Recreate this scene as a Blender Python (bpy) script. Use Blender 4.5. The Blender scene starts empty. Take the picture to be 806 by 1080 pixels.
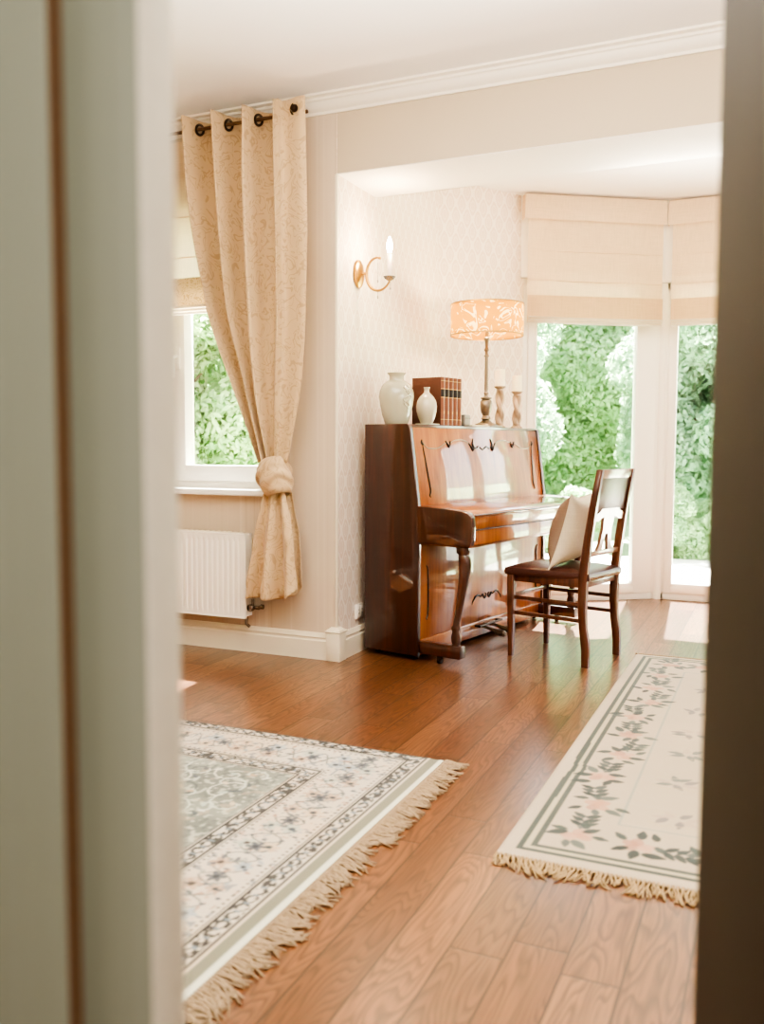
import bpy, bmesh, math, random
import numpy as np
from mathutils import Vector, Matrix, noise as mnoise

random.seed(7)
rng = np.random.default_rng(7)
PI = math.pi
C = bpy.context.scene.collection
S = bpy.context.scene

# ------------------------------------------------------------------ colour helpers
def lin(c):
    return tuple(((x / 255) / 12.92 if x / 255 <= 0.04045 else ((x / 255 + 0.055) / 1.055) ** 2.4) for x in c)
def L4(*c):
    return lin(c) + (1.0,)

# ------------------------------------------------------------------ node helpers
class NT:
    def __init__(s, name):
        s.m = bpy.data.materials.new(name); s.m.use_nodes = True
        s.t = s.m.node_tree; s.n = s.t.nodes; s.l = s.t.links
        s.b = s.n['Principled BSDF']; s.out = s.n['Material Output']
    def add(s, typ, **k):
        n = s.n.new(typ)
        for a, v in k.items(): setattr(n, a, v)
        return n
    def val(s, sock, v):
        if hasattr(v, 'links') or isinstance(v, bpy.types.NodeSocket): s.l.new(v, sock)
        else: sock.default_value = v
    def coord(s, which='Object'):
        return s.add('ShaderNodeTexCoord').outputs[which]
    def mapping(s, v, scale=(1, 1, 1), loc=(0, 0, 0), rot=(0, 0, 0)):
        m = s.add('ShaderNodeMapping'); s.l.new(v, m.inputs[0])
        m.inputs['Scale'].default_value = scale; m.inputs['Location'].default_value = loc; m.inputs['Rotation'].default_value = rot
        return m.outputs[0]
    def noise(s, v, scale=5, detail=3, rough=.5, dist=0):
        n = s.add('ShaderNodeTexNoise'); s.l.new(v, n.inputs['Vector'])
        n.inputs['Scale'].default_value = scale; n.inputs['Detail'].default_value = detail
        n.inputs['Roughness'].default_value = rough; n.inputs['Distortion'].default_value = dist
        return n
    def math(s, op, a, b=None, c=None, clamp=False):
        n = s.add('ShaderNodeMath', operation=op); n.use_clamp = clamp
        s.val(n.inputs[0], a)
        if b is not None: s.val(n.inputs[1], b)
        if c is not None: s.val(n.inputs[2], c)
        return n.outputs[0]
    def ramp(s, f, stops, interp='LINEAR'):
        r = s.add('ShaderNodeValToRGB'); s.l.new(f, r.inputs[0]); e = r.color_ramp.elements
        r.color_ramp.interpolation = interp
        while len(e) < len(stops): e.new(.5)
        for i, (p, c) in enumerate(stops):
            e[i].position = p; e[i].color = c
        return r.outputs[0]
    def mix(s, f, a, b, blend='MIX'):
        n = s.add('ShaderNodeMix', data_type='RGBA', blend_type=blend)
        s.val(n.inputs[0], f); s.val(n.inputs[6], a); s.val(n.inputs[7], b)
        return n.outputs[2]
    def bump(s, h, strength=.2, dist=.01):
        n = s.add('ShaderNodeBump'); s.l.new(h, n.inputs['Height'])
        n.inputs['Strength'].default_value = strength; n.inputs['Distance'].default_value = dist
        s.l.new(n.outputs[0], s.b.inputs['Normal'])
    def set(s, **k):
        for a, v in k.items():
            s.val(s.b.inputs[a.replace('_', ' ')], v)
        return s

def plain(name, col, rough=.5, metal=0, bump=0, bscale=60, var=.06, **k):
    t = NT(name); co = t.coord()
    n = t.noise(co, bscale, 4)
    c2 = tuple(x * (1 - var * 2) for x in col[:3]) + (1,)
    t.set(Base_Color=t.mix(n.outputs[0], col, c2), Roughness=rough, Metallic=metal)
    if bump: t.bump(n.outputs[0], bump, .004)
    t.set(**k)
    return t.m

# ------------------------------------------------------------------ materials
def m_floor():
    t = NT('oak planks'); co = t.coord()
    sx = t.add('ShaderNodeSeparateXYZ'); t.l.new(co, sx.inputs[0])
    cb = t.add('ShaderNodeCombineXYZ')
    t.l.new(sx.outputs[1], cb.inputs[0]); t.l.new(t.math('ADD', sx.outputs[0], .27 + 20 * .125), cb.inputs[1])
    def brick(c1, c2, mort, size):
        b = t.add('ShaderNodeTexBrick'); b.offset = .41; b.offset_frequency = 3; b.squash = .8; b.squash_frequency = 2
        t.l.new(t.mapping(cb.outputs[0], loc=(.47, 0, 0)), b.inputs['Vector'])
        b.inputs['Color1'].default_value = c1; b.inputs['Color2'].default_value = c2; b.inputs['Mortar'].default_value = mort
        b.inputs['Scale'].default_value = 1; b.inputs['Mortar Size'].default_value = size; b.inputs['Mortar Smooth'].default_value = .3
        b.inputs['Brick Width'].default_value = 1.15; b.inputs['Row Height'].default_value = .125
        return b
    idb = brick((0, 0, 0, 1), (1, 1, 1, 1), (.5, .5, .5, 1), 0)
    seam = brick((0, 0, 0, 1), (0, 0, 0, 1), (1, 1, 1, 1), .0032)
    idv = t.add('ShaderNodeSeparateColor'); t.l.new(idb.outputs[0], idv.inputs[0]); rid = idv.outputs[0]
    rowid = t.math('FLOOR', t.math('DIVIDE', t.math('ADD', sx.outputs[0], .27 + 2.5), .125))
    off = t.math('ADD', t.math('MULTIPLY', rid, 17.3), t.math('MULTIPLY', rowid, 3.71))
    gx = t.add('ShaderNodeCombineXYZ')
    t.l.new(t.math('MULTIPLY', sx.outputs[0], 5.5), gx.inputs[0]); t.l.new(t.math('MULTIPLY', sx.outputs[1], .75), gx.inputs[1]); t.l.new(off, gx.inputs[2])
    n1 = t.noise(gx.outputs[0], 1.6, 2, .45)
    rings = t.math('FRACT', t.math('MULTIPLY', n1.outputs[0], 27))
    line = t.ramp(rings, [(0, (0, 0, 0, 1)), (.35, (.12, .12, .12, 1)), (.8, (.9, .9, .9, 1)), (1, (0, 0, 0, 1))])
    fx = t.add('ShaderNodeCombineXYZ')
    t.l.new(t.math('MULTIPLY', sx.outputs[0], 160), fx.inputs[0]); t.l.new(t.math('MULTIPLY', sx.outputs[1], 5), fx.inputs[1]); t.l.new(off, fx.inputs[2])
    fine = t.noise(fx.outputs[0], 1, 3, .6)
    blot = t.noise(gx.outputs[0], .8, 3, .6)
    base = t.ramp(rid, [(0, L4(98, 60, 36)), (.25, L4(122, 77, 47)), (.5, L4(136, 88, 55)), (.7, L4(152, 106, 71)), (.85, L4(112, 75, 50)), (1, L4(144, 98, 66))])
    base = t.mix(t.math('MULTIPLY', blot.outputs[0], .5), base, L4(102, 64, 38))
    c = t.mix(t.math('MULTIPLY', line, .70), base, L4(58, 34, 22))
    c = t.mix(t.math('MULTIPLY', t.ramp(fine.outputs[0], [(.45, (0, 0, 0, 1)), (.72, (1, 1, 1, 1))]), .6), c, L4(78, 46, 30))
    c = t.mix(t.math('MULTIPLY', seam.outputs[0], .95), c, L4(60, 36, 24))
    t.set(Base_Color=c, Roughness=t.math('ADD', .25, t.math('MULTIPLY', fine.outputs[0], .13)), Coat_Weight=.6, Coat_Roughness=.24)
    h = t.math('SUBTRACT', t.math('MULTIPLY', line, -.3), t.math('MULTIPLY', seam.outputs[0], 2.0))
    t.bump(h, .22, .0015)
    return t.m

def m_damask():
    # pale ogee-lattice damask, local x along the wall and z up
    t = NT('damask wallpaper'); co = t.coord()
    sx = t.add('ShaderNodeSeparateXYZ'); t.l.new(co, sx.inputs[0])
    n = t.noise(co, 55, 2)
    X = t.math('MULTIPLY', sx.outputs[0], 2 * PI / .095)
    Z = t.math('MULTIPLY', sx.outputs[2], 2 * PI / .17)
    f = t.math('ADD', t.math('COSINE', X), t.math('COSINE', Z))
    f = t.math('ADD', f, t.math('MULTIPLY', t.math('SUBTRACT', n.outputs[0], .5), .9))
    a = t.math('ABSOLUTE', f)
    lat = t.ramp(t.math('DIVIDE', a, 2), [(0, (1, 1, 1, 1)), (.17, (1, 1, 1, 1)), (.24, (0, 0, 0, 1)), (.55, (0, 0, 0, 1)), (.66, (.9, .9, .9, 1)), (.8, (.15, .15, .15, 1))])
    c = t.mix(lat, L4(224, 205, 188), L4(238, 226, 213))
    t.set(Base_Color=c, Roughness=t.math('SUBTRACT', .62, t.math('MULTIPLY', lat, .22)))
    t.bump(lat, .1, .001)
    return t.m

def m_stripe(base, dark, light, name):
    t = NT(name); co = t.coord()
    n1 = t.noise(t.mapping(co, (26, .01, .02)), 1, 2, .6)
    n2 = t.noise(t.mapping(co, (130, .01, .3)), 1, 2, .6)
    c = t.ramp(n1.outputs[0], [(.32, dark), (.45, base), (.55, base), (.68, light)])
    c = t.mix(t.math('MULTIPLY', n2.outputs[0], .35), c, dark)
    t.set(Base_Color=c, Roughness=.55)
    t.bump(n2.outputs[0], .06, .001)
    return t.m

def m_jacquard(name, c1, c2, scale=11, trans=.0, line_w=.09, amt=1.0):
    t = NT(name); co = t.coord()
    n0 = t.noise(co, scale * .55, 1, .4)
    w = t.add('ShaderNodeVectorMath', operation='MULTIPLY_ADD')
    t.l.new(n0.outputs[1], w.inputs[0]); w.inputs[1].default_value = (.32, .32, .32); t.l.new(co, w.inputs[2])
    n1 = t.noise(w.outputs[0], scale, 1, .3, .6)
    a = t.math('ABSOLUTE', t.math('SUBTRACT', t.math('FRACT', t.math('MULTIPLY', n1.outputs[0], 4.0)), .5))
    pat = t.ramp(a, [(line_w, (1, 1, 1, 1)), (line_w + .06, (0, 0, 0, 1))])
    weave = t.noise(t.mapping(co, (500, 500, 120)), 1, 2)
    c = t.mix(t.math('MULTIPLY', pat, amt), c1, c2)
    c = t.mix(t.math('MULTIPLY', weave.outputs[0], .22), c, tuple(x * .72 for x in c1[:3]) + (1,))
    t.set(Base_Color=c, Roughness=t.math('SUBTRACT', .75, t.math('MULTIPLY', pat, .22)), Sheen_Weight=.3)
    t.bump(t.math('ADD', pat, weave.outputs[0]), .12, .001)
    if trans:
        tr = t.add('ShaderNodeBsdfTranslucent'); t.l.new(c, tr.inputs[0])
        ms = t.add('ShaderNodeMixShader'); ms.inputs[0].default_value = trans
        t.l.new(t.b.outputs[0], ms.inputs[1]); t.l.new(tr.outputs[0], ms.inputs[2]); t.l.new(ms.outputs[0], t.out.inputs[0])
    return t.m

def m_linen(name, col, trans=.45, wr=.15):
    t = NT(name); co = t.coord()
    wx = t.noise(t.mapping(co, (300, 300, 8)), 1, 2); wz = t.noise(t.mapping(co, (8, 8, 350)), 1, 2)
    f = t.math('MULTIPLY', t.math('ADD', wx.outputs[0], wz.outputs[0]), .5)
    big = t.noise(co, 3, 3)
    c = t.ramp(f, [(.38, tuple(x * .86 for x in col[:3]) + (1,)), (.62, col)])
    c = t.mix(t.math('MULTIPLY', big.outputs[0], .25), c, tuple(x * .82 for x in col[:3]) + (1,))
    t.set(Base_Color=c, Roughness=.85)
    t.bump(t.math('ADD', f, t.math('MULTIPLY', big.outputs[0], 2)), wr, .004)
    if trans:
        tr = t.add('ShaderNodeBsdfTranslucent'); t.l.new(c, tr.inputs[0])
        ms = t.add('ShaderNodeMixShader'); ms.inputs[0].default_value = trans
        t.l.new(t.b.outputs[0], ms.inputs[1]); t.l.new(tr.outputs[0], ms.inputs[2]); t.l.new(ms.outputs[0], t.out.inputs[0])
    return t.m

def m_wood(name, a, b, c, grain=(26, 26, 1.6), coat=1.0, rough=.32, crough=.03):
    t = NT(name); co = t.coord()
    n = t.noise(t.mapping(co, grain), 1, 5, .6, .6)
    n2 = t.noise(t.mapping(co, tuple(g * .22 for g in grain)), 1, 2, .5, 1.2)
    f = t.math('ADD', t.math('MULTIPLY', n.outputs[0], .55), t.math('MULTIPLY', n2.outputs[0], .45))
    col = t.ramp(f, [(.33, a), (.5, b), (.66, c)])
    t.set(Base_Color=col, Roughness=rough, Coat_Weight=coat, Coat_Roughness=crough, Coat_IOR=1.55)
    return t.m

def m_attr(name, rough=.95):
    t = NT(name)
    a = t.add('ShaderNodeVertexColor', layer_name='Col')
    co = t.coord(); n = t.noise(co, 420, 2); n2 = t.noise(co, 2.2, 3)
    c = t.mix(t.math('MULTIPLY', n.outputs[0], .35), a.outputs[0], (.35, .33, .3, 1), 'MULTIPLY')
    c = t.mix(t.math('MULTIPLY', n2.outputs[0], .16), c, (.5, .52, .5, 1), 'MULTIPLY')
    t.set(Base_Color=c, Roughness=rough, Sheen_Weight=.25)
    t.bump(n.outputs[0], .5, .002)
    return t.m

def m_emit(name, col, s):
    t = NT(name); t.set(Base_Color=col, Emission_Color=col, Emission_Strength=s, Roughness=.4); return t.m

def m_shade():
    t = NT('patterned lamp shade cloth'); co = t.coord()
    n0 = t.noise(co, 6, 1)
    w = t.add('ShaderNodeVectorMath', operation='MULTIPLY_ADD')
    t.l.new(n0.outputs[1], w.inputs[0]); w.inputs[1].default_value = (.5, .5, .5); t.l.new(co, w.inputs[2])
    n1 = t.noise(w.outputs[0], 7, 2, .5, 1.0)
    a = t.math('ABSOLUTE', t.math('SUBTRACT', t.math('FRACT', t.math('MULTIPLY', n1.outputs[0], 4.5)), .5))
    pat = t.ramp(a, [(.07, (1, 1, 1, 1)), (.12, (0, 0, 0, 1))])
    c = t.mix(pat, L4(214, 156, 48), L4(250, 234, 190))
    t.set(Base_Color=c, Roughness=.8)
    tr = t.add('ShaderNodeBsdfTranslucent'); t.l.new(c, tr.inputs[0])
    ms = t.add('ShaderNodeMixShader'); ms.inputs[0].default_value = .42
    t.l.new(t.b.outputs[0], ms.inputs[1]); t.l.new(tr.outputs[0], ms.inputs[2]); t.l.new(ms.outputs[0], t.out.inputs[0])
    return t.m

def m_glass(name='window glass', tint=(1, 1, 1, 1)):
    t = NT(name)
    tr = t.add('ShaderNodeBsdfTransparent'); tr.inputs[0].default_value = (.97, .99, .98, 1)
    gl = t.add('ShaderNodeBsdfGlossy'); gl.inputs['Roughness'].default_value = .02
    fr = t.add('ShaderNodeFresnel'); fr.inputs[0].default_value = 1.45
    ms = t.add('ShaderNodeMixShader'); t.l.new(t.math('MULTIPLY', fr.outputs[0], .7), ms.inputs[0])
    t.l.new(tr.outputs[0], ms.inputs[1]); t.l.new(gl.outputs[0], ms.inputs[2]); t.l.new(ms.outputs[0], t.out.inputs[0])
    return t.m

def m_leaf(name, a, b):
    t = NT(name)
    oi = t.add('ShaderNodeNewGeometry')
    co = t.coord(); n = t.noise(co, 2.2, 3)
    c = t.ramp(n.outputs[0], [(.35, a), (.65, b)])
    t.set(Base_Color=c, Roughness=.6)
    tr = t.add('ShaderNodeBsdfTranslucent'); t.l.new(t.mix(.4, c, L4(200, 236, 170)), tr.inputs[0])
    ms = t.add('ShaderNodeMixShader'); ms.inputs[0].default_value = .5
    t.l.new(t.b.outputs[0], ms.inputs[1]); t.l.new(tr.outputs[0], ms.inputs[2]); t.l.new(ms.outputs[0], t.out.inputs[0])
    return t.m

def m_twist():
    t = NT('limewashed wood'); co = t.coord(); n = t.noise(t.mapping(co, (60, 60, 8)), 1, 4)
    t.set(Base_Color=t.ramp(n.outputs[0], [(.35, L4(150, 122, 98)), (.6, L4(190, 166, 140))]), Roughness=.5); return t.m

M = dict(
    floor=m_floor(), damask=m_damask(),
    stripe=m_stripe(L4(208, 192, 172), L4(195, 177, 155), L4(220, 206, 188), 'striped wallpaper'),
    header=plain('header paint', L4(200, 184, 160), .6, var=.02, bscale=4),
    ceil=plain('ceiling paint', L4(244, 240, 234), .8, var=.01),
    soffit=plain('soffit paint', L4(246, 240, 232), .7, var=.01),
    trim=plain('cream trim paint', L4(232, 222, 202), .4, var=.02),
    cornice=plain('cornice paint', L4(240, 232, 218), .5, var=.02),
    frame=plain('white window frame', L4(244, 240, 232), .35, var=.01),
    sill=plain('white sill', L4(250, 248, 244), .3, var=.01),
    radiator=plain('radiator enamel', L4(246, 242, 234), .3, var=.01),
    sage=m_stripe(L4(158, 162, 148), L4(147, 151, 137), L4(166, 169, 158), 'sage painted wood'),
    groove=plain('brown groove', L4(120, 92, 68), .6),
    edge=plain('lit door edge', L4(240, 232, 216), .45),  # leaf edge lit from the room, its brightness put into the colour
    taupe=plain('shaded taupe wood', L4(66, 57, 45), .7),  # taupe darkened: shade on the backlit right leaf put into the colour
    curtain=m_jacquard('curtain jacquard', L4(204, 177, 140), L4(172, 143, 106), 15, 0, .07, .75),
    band=m_jacquard('gold blind band', L4(214, 194, 158), L4(176, 152, 112), 26, .25),
    blind=m_linen('linen blind', L4(244, 224, 194), .45),
    blindhem=m_linen('pale blind hem', L4(240, 232, 218), .5),
    wood_shaded=m_wood('piano veneer shaded', L4(36, 13, 6), L4(56, 21, 9), L4(78, 32, 14)),  # same veneer darkened: shade of the dim end put into the colour
    wood_lit=m_wood('piano veneer lit', L4(112, 58, 24), L4(146, 84, 38), L4(174, 110, 54)),  # same veneer lightened: light on the front put into the colour
    wood_dark=m_wood('piano dark edge', L4(52, 22, 12), L4(74, 32, 18), L4(92, 42, 24)),
    inlay=plain('black inlay', L4(34, 22, 18), .25),
    chair=m_wood('chair wood', L4(58, 30, 20), L4(88, 48, 32), L4(112, 66, 46), (40, 40, 3), .5, .35, .15),
    chairpale=m_wood('chair sheen wood', L4(90, 52, 36), L4(128, 84, 62), L4(150, 104, 80), (40, 40, 3), .9, .3, .12),  # paler chair wood, glossy reflection put into the colour
    leather=plain('brown leather', L4(84, 50, 42), .32, bump=.25, bscale=180, var=.15),
    nail=plain('brass nail', L4(150, 110, 70), .3, 1),
    brass=plain('antique brass', L4(206, 164, 96), .32, 1, var=.15),
    pewter=plain('pewter stem', L4(150, 136, 118), .34, .8, var=.15),
    bronze=plain('dark bronze', L4(70, 56, 46), .35, .9),
    rod=plain('brown metal rod', L4(120, 96, 78), .3, .9),
    cup=plain('candle sleeve', L4(222, 208, 200), .5),
    bulb=m_emit('bulb glow', (1, .86, .66, 1), 30),
    bulbdim=m_emit('lamp bulb glow', (1, .8, .55, 1), 12),
    shade=m_shade(),
    ceramic=plain('glazed ceramic', L4(186, 182, 160), .14, var=.03, Coat_Weight=.5),
    ceramic2=plain('glazed ceramic pale', L4(194, 186, 164), .16, var=.03, Coat_Weight=.5),
    book=plain('brown leather binding', L4(96, 56, 40), .4, var=.12, bump=.1),
    bookspine=plain('spine leather', L4(132, 80, 56), .38, var=.12, bump=.1),
    gilt=plain('gilt tooling', L4(196, 160, 104), .35, .7),
    booklabel=plain('black spine label', L4(38, 30, 28), .5),
    page=plain('page block', L4(226, 212, 184), .8),
    wax=plain('ivory wax', L4(250, 236, 210), .5, var=.02, Subsurface_Weight=.4, Subsurface_Radius=(.05, .03, .02)),
    twist=m_twist(), grey=plain('grey felt box', L4(150, 144, 136), .6),
    paper=plain('cream paper', L4(236, 226, 206), .7),
    outlet=plain('white outlet', L4(236, 230, 220), .35, var=.01), dark=plain('socket shadow', L4(60, 54, 48), .6),
    rugattr=m_attr('rug pile'), fringe=plain('rug fringe yarn', L4(184, 160, 130), .9, var=.25, bscale=90),
    fringe2=plain('rug fringe yarn pale', L4(196, 168, 126), .9, var=.25, bscale=90),
    glass=m_glass(), cushion=None,
    leaf1=m_leaf('leaf green', L4(110, 146, 104), L4(164, 192, 146)), leaf2=m_leaf('leaf blue green', L4(96, 132, 108), L4(146, 180, 152)),
    leaf3=m_leaf('leaf light', L4(128, 160, 116), L4(184, 202, 160)),
    bark=plain('bark', L4(110, 92, 76), .9, bump=.4, bscale=20),
    lawn=None, terrace=plain('terrace stone', L4(226, 222, 214), .8, bump=.2, bscale=30, var=.12),
    crystal=plain('crystal', L4(225, 225, 225), .05, Transmission_Weight=.8),
    chrome=plain('chrome', L4(150, 140, 130), .25, 1),
)
def m_cush(name, c):
    return m_linen(name, c, 0, .25)
M['cushion'] = m_cush('cushion cream cloth', L4(222, 208, 184))
M['cushion_front'] = m_cush('cushion taupe cloth', L4(146, 124, 108))
tl = NT('lawn'); co = tl.coord(); n = tl.noise(co, 1.2, 4); n2 = tl.noise(co, 40, 2)
tl.set(Base_Color=tl.mix(n2.outputs[0], tl.ramp(n.outputs[0], [(.35, L4(128, 150, 116)), (.65, L4(166, 184, 146))]), L4(128, 148, 108)), Roughness=.9)
M['lawn'] = tl.m

# ------------------------------------------------------------------ mesh builder
class MB:
    def __init__(s): s.bm = bmesh.new()
    def box(s, a, b, bev=0, seg=2, mi=0):
        bm = bmesh.new()
        bmesh.ops.create_cube(bm, size=1)
        c = [(a[i] + b[i]) / 2 for i in range(3)]; d = [abs(b[i] - a[i]) for i in range(3)]
        for v in bm.verts: v.co = Vector([c[i] + v.co[i] * d[i] for i in range(3)])
        if bev: bmesh.ops.bevel(bm, geom=bm.edges[:], offset=min(bev, min(d) * .45), segments=seg, affect='EDGES', profile=.5)
        s._join(bm, mi, None); return s
    def _join(s, bm, mi=0, mat=None):
        if mat: bm.transform(mat)
        for f in bm.faces: f.material_index = mi
        me = bpy.data.meshes.new('t'); bm.to_mesh(me); bm.free(); s.bm.from_mesh(me); bpy.data.meshes.remove(me)
    def lathe(s, prof, c=(0, 0, 0), n=40, mi=0, mat=None):
        bm = bmesh.new(); rings = []
        for r, z in prof:
            if r <= 1e-5: rings.append([bm.verts.new((c[0], c[1], c[2] + z))])
            else: rings.append([bm.verts.new((c[0] + r * math.cos(2 * PI * k / n), c[1] + r * math.sin(2 * PI * k / n), c[2] + z)) for k in range(n)])
        for a, b in zip(rings, rings[1:]):
            for k in range(n):
                q = [a[k % len(a)], a[(k + 1) % len(a)], b[(k + 1) % len(b)], b[k % len(b)]]
                u = []
                for v in q:
                    if v not in u: u.append(v)
                if len(u) > 2: bm.faces.new(u)
        s._join(bm, mi, mat); return s
    def tube(s, pts, r, n=10, mi=0, caps=True, flat=None):
        pts = [Vector(p) for p in pts]; bm = bmesh.new(); rings = []
        rr = r if isinstance(r, (list, tuple)) else [r] * len(pts)
        up = Vector((0, 0, 1)); last = None
        for i, p in enumerate(pts):
            d = (pts[min(i + 1, len(pts) - 1)] - pts[max(i - 1, 0)]).normalized()
            if last is None:
                a = d.cross(up)
                if a.length < .1: a = d.cross(Vector((1, 0, 0)))
            else:
                a = last - d * last.dot(d)
            a.normalize(); last = a; b = d.cross(a)
            rings.append([bm.verts.new(p + a * math.cos(2 * PI * k / n) * rr[i] + b * math.sin(2 * PI * k / n) * rr[i]) for k in range(n)])
        for A, B in zip(rings, rings[1:]):
            for k in range(n): bm.faces.new([A[k], A[(k + 1) % n], B[(k + 1) % n], B[k]])
        if caps:
            bm.faces.new(rings[0][::-1]); bm.faces.new(rings[-1])
        s._join(bm, mi); return s
    def prism(s, poly, axis, lo, hi, bev=0, mi=0, seg=2):
        # poly in the two remaining axes, extruded along axis
        bm = bmesh.new(); o = [i for i in range(3) if i != axis]
        def mk(h):
            vs = []
            for p in poly:
                c = [0, 0, 0]; c[axis] = h; c[o[0]] = p[0]; c[o[1]] = p[1]; vs.append(bm.verts.new(c))
            return vs
        A, B = mk(lo), mk(hi); n = len(poly)
        bm.faces.new(A); bm.faces.new(B[::-1])
        for k in range(n): bm.faces.new([A[k], B[k], B[(k + 1) % n], A[(k + 1) % n]])
        bmesh.ops.recalc_face_normals(bm, faces=bm.faces[:])
        if bev: bmesh.ops.bevel(bm, geom=bm.edges[:], offset=bev, segments=seg, affect='EDGES', profile=.5)
        s._join(bm, mi); return s
    def loft(s, secs, mi=0, bev=0):
        # secs: (cx, cy, z, hx, hy)
        bm = bmesh.new(); rings = []
        for cx, cy, z, hx, hy in secs:
            r = []
            k = .35
            for dx, dy in ((-1, -1 + k), (-1 + k, -1), (1 - k, -1), (1, -1 + k), (1, 1 - k), (1 - k, 1), (-1 + k, 1), (-1, 1 - k)):
                r.append(bm.verts.new((cx + dx * hx, cy + dy * hy, z)))
            rings.append(r)
        for A, B in zip(rings, rings[1:]):
            for k in range(8): bm.faces.new([A[k], A[(k + 1) % 8], B[(k + 1) % 8], B[k]])
        bm.faces.new(rings[0]); bm.faces.new(rings[-1][::-1])
        bmesh.ops.recalc_face_normals(bm, faces=bm.faces[:])
        s._join(bm, mi); return s
    def grid(s, fn, nu, nv, mi=0, closeu=False):
        bm = bmesh.new()
        V = [[bm.verts.new(fn(i / (nu - 1) if not closeu else i / nu, j / (nv - 1))) for j in range(nv)] for i in range(nu)]
        for i in range(nu - (0 if closeu else 1)):
            for j in range(nv - 1):
                bm.faces.new([V[i][j], V[(i + 1) % nu][j], V[(i + 1) % nu][j + 1], V[i][j + 1]])
        s._join(bm, mi); return s
    def build(s, name, mats, parent=None, loc=(0, 0, 0), rz=0, smooth=True, kind=None, ang=40):
        me = bpy.data.meshes.new(name); s.bm.normal_update(); s.bm.to_mesh(me); s.bm.free()
        for m in (mats if isinstance(mats, (list, tuple)) else [mats]): me.materials.append(m)
        if smooth:
            me.shade_smooth()
            me.set_sharp_from_angle(angle=math.radians(ang))
        o = bpy.data.objects.new(name, me); C.objects.link(o)
        o.location = loc; o.rotation_euler = (0, 0, rz)
        if parent: o.parent = parent
        if kind: o['kind'] = kind
        return o

def tag(o, label, cat, group=None):
    o['label'] = label; o['category'] = cat
    if group: o['group'] = group
    return o
def thing(name, label, cat, loc=(0, 0, 0), rz=0, group=None):
    o = bpy.data.objects.new(name, None); C.objects.link(o); o.empty_display_size = .1
    o.location = loc; o.rotation_euler = (0, 0, rz)
    return tag(o, label, cat, group)
def struct_empty(name, loc=(0, 0, 0), rz=0):
    o = bpy.data.objects.new(name, None); C.objects.link(o); o.empty_display_size = .1
    o.location = loc; o.rotation_euler = (0, 0, rz); o['kind'] = 'structure'; return o
def copy_tree(o, parent=None):
    c = o.copy(); C.objects.link(c)
    if parent: c.parent = parent
    for ch in [x for x in bpy.data.objects if x.parent == o]: copy_tree(ch, c)
    return c

# ------------------------------------------------------------------ room shell (metres, X along the window wall, Y into it)
CZ = 2.86          # ceiling
WY = 4.125         # window wall face
XL, XR, XC = -5.0, 2.6, -2.09
BX = 1.53          # right side of the bay opening
P = [(-2.09, 4.125), (-2.09, 5.59), (-1.70, 6.23), (-.814, 6.818), (.256, 6.818), (1.14, 6.23), (1.53, 5.59), (1.53, 4.125)]

b = MB(); b.box((XL - .1, -2.2, -.1), (XR + .1, 4.3, 0)); b.prism([(p[0], p[1]) for p in [(-2.2, 4.3), (-2.2, 5.62), (-1.76, 6.32), (-.85, 6.93), (.29, 6.93), (1.2, 6.32), (1.64, 5.62), (1.64, 4.3)]], 2, -.1, 0)
b.build('floor', M['floor'], kind='structure', smooth=False)
b = MB(); b.box((XL - .1, -2.2, CZ), (XR + .1, 4.6, CZ + .12)); b.prism([(-2.25, 4.6), (-2.25, 5.62), (-1.8, 6.4), (-.87, 7.02), (.3, 7.02), (1.24, 6.4), (1.7, 5.62), (1.7, 4.6)], 2, CZ, CZ + .12)
b.build('ceiling', M['ceil'], kind='structure', smooth=False)

# window wall with the left window hole
WX0, WX1, WZ0, WZ1 = -4.15, -2.42, .87, 2.45
T = .30
b = MB()
b.box((XL, WY, 0), (WX0, WY + T, CZ)); b.box((WX1, WY, 0), (XC - .004, WY + T, CZ))
b.box((WX0, WY, 0), (WX1, WY + T, WZ0)); b.box((WX0, WY, WZ1), (WX1, WY + T, CZ))
b.box((BX, WY, 0), (XR, WY + T, CZ))
b.build('wall_back', M['stripe'], kind='structure', smooth=False)
# header over the bay opening
MBh = MB(); MBh.box((XC, WY, 2.4875), (BX, 4.59, CZ)); MBh.build('wall_header', M['header'], kind='structure', smooth=False)
b = MB(); b.box((XC, WY + .002, 2.4835), (BX, 4.592, 2.4875)); b.box((XC, 4.588, 2.4835), (BX, 4.593, CZ)); b.build('trim_soffit', M['soffit'], kind='structure', smooth=False)
b = MB(); b.box((XL - .2, -2.2, 0), (XL, WY + T, CZ)); b.build('wall_left', M['stripe'], kind='structure', smooth=False)
# right wall, with an unseen opening added to let sky light in
b = MB(); b.box((XR, -2.2, 0), (XR + .2, 1.0, CZ)); b.box((XR, 1.0, 0), (XR + .2, 3.2, .85)); b.box((XR, 1.0, 2.4), (XR + .2, 3.2, CZ)); b.box((XR, 3.2, 0), (XR + .2, WY + T, CZ))
b.build('wall_right', M['stripe'], kind='structure', smooth=False)

def wall_seg(name, p, q, z0, z1, mat, thick=.12, ext=0.0):
    d = math.hypot(q[0] - p[0], q[1] - p[1]); a = math.atan2(q[1] - p[1], q[0] - p[0])
    b = MB(); b.box((-ext, 0, z0), (d + ext, thick, z1))
    return b.build(name, mat, loc=(p[0], p[1], 0), rz=a, kind='structure', smooth=False)
wall_seg('wall_bay_left', (XC, WY + .001), P[1], 0, CZ, M['damask'], thick=.004)
wall_seg('wall_bay_left_outer', (XC - .004, WY + T), (XC - .004, 5.62), 0, CZ, M['frame'])
wall_seg('wall_bay_corner_left', P[1], P[2], 0, CZ, M['damask'], ext=.01)
wall_seg('wall_bay_corner_right', P[5], P[6], 0, CZ, M['damask'], ext=.01)
wall_seg('wall_bay_right', P[6], (BX, WY + T + .001), 0, CZ, M['damask'])

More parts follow.
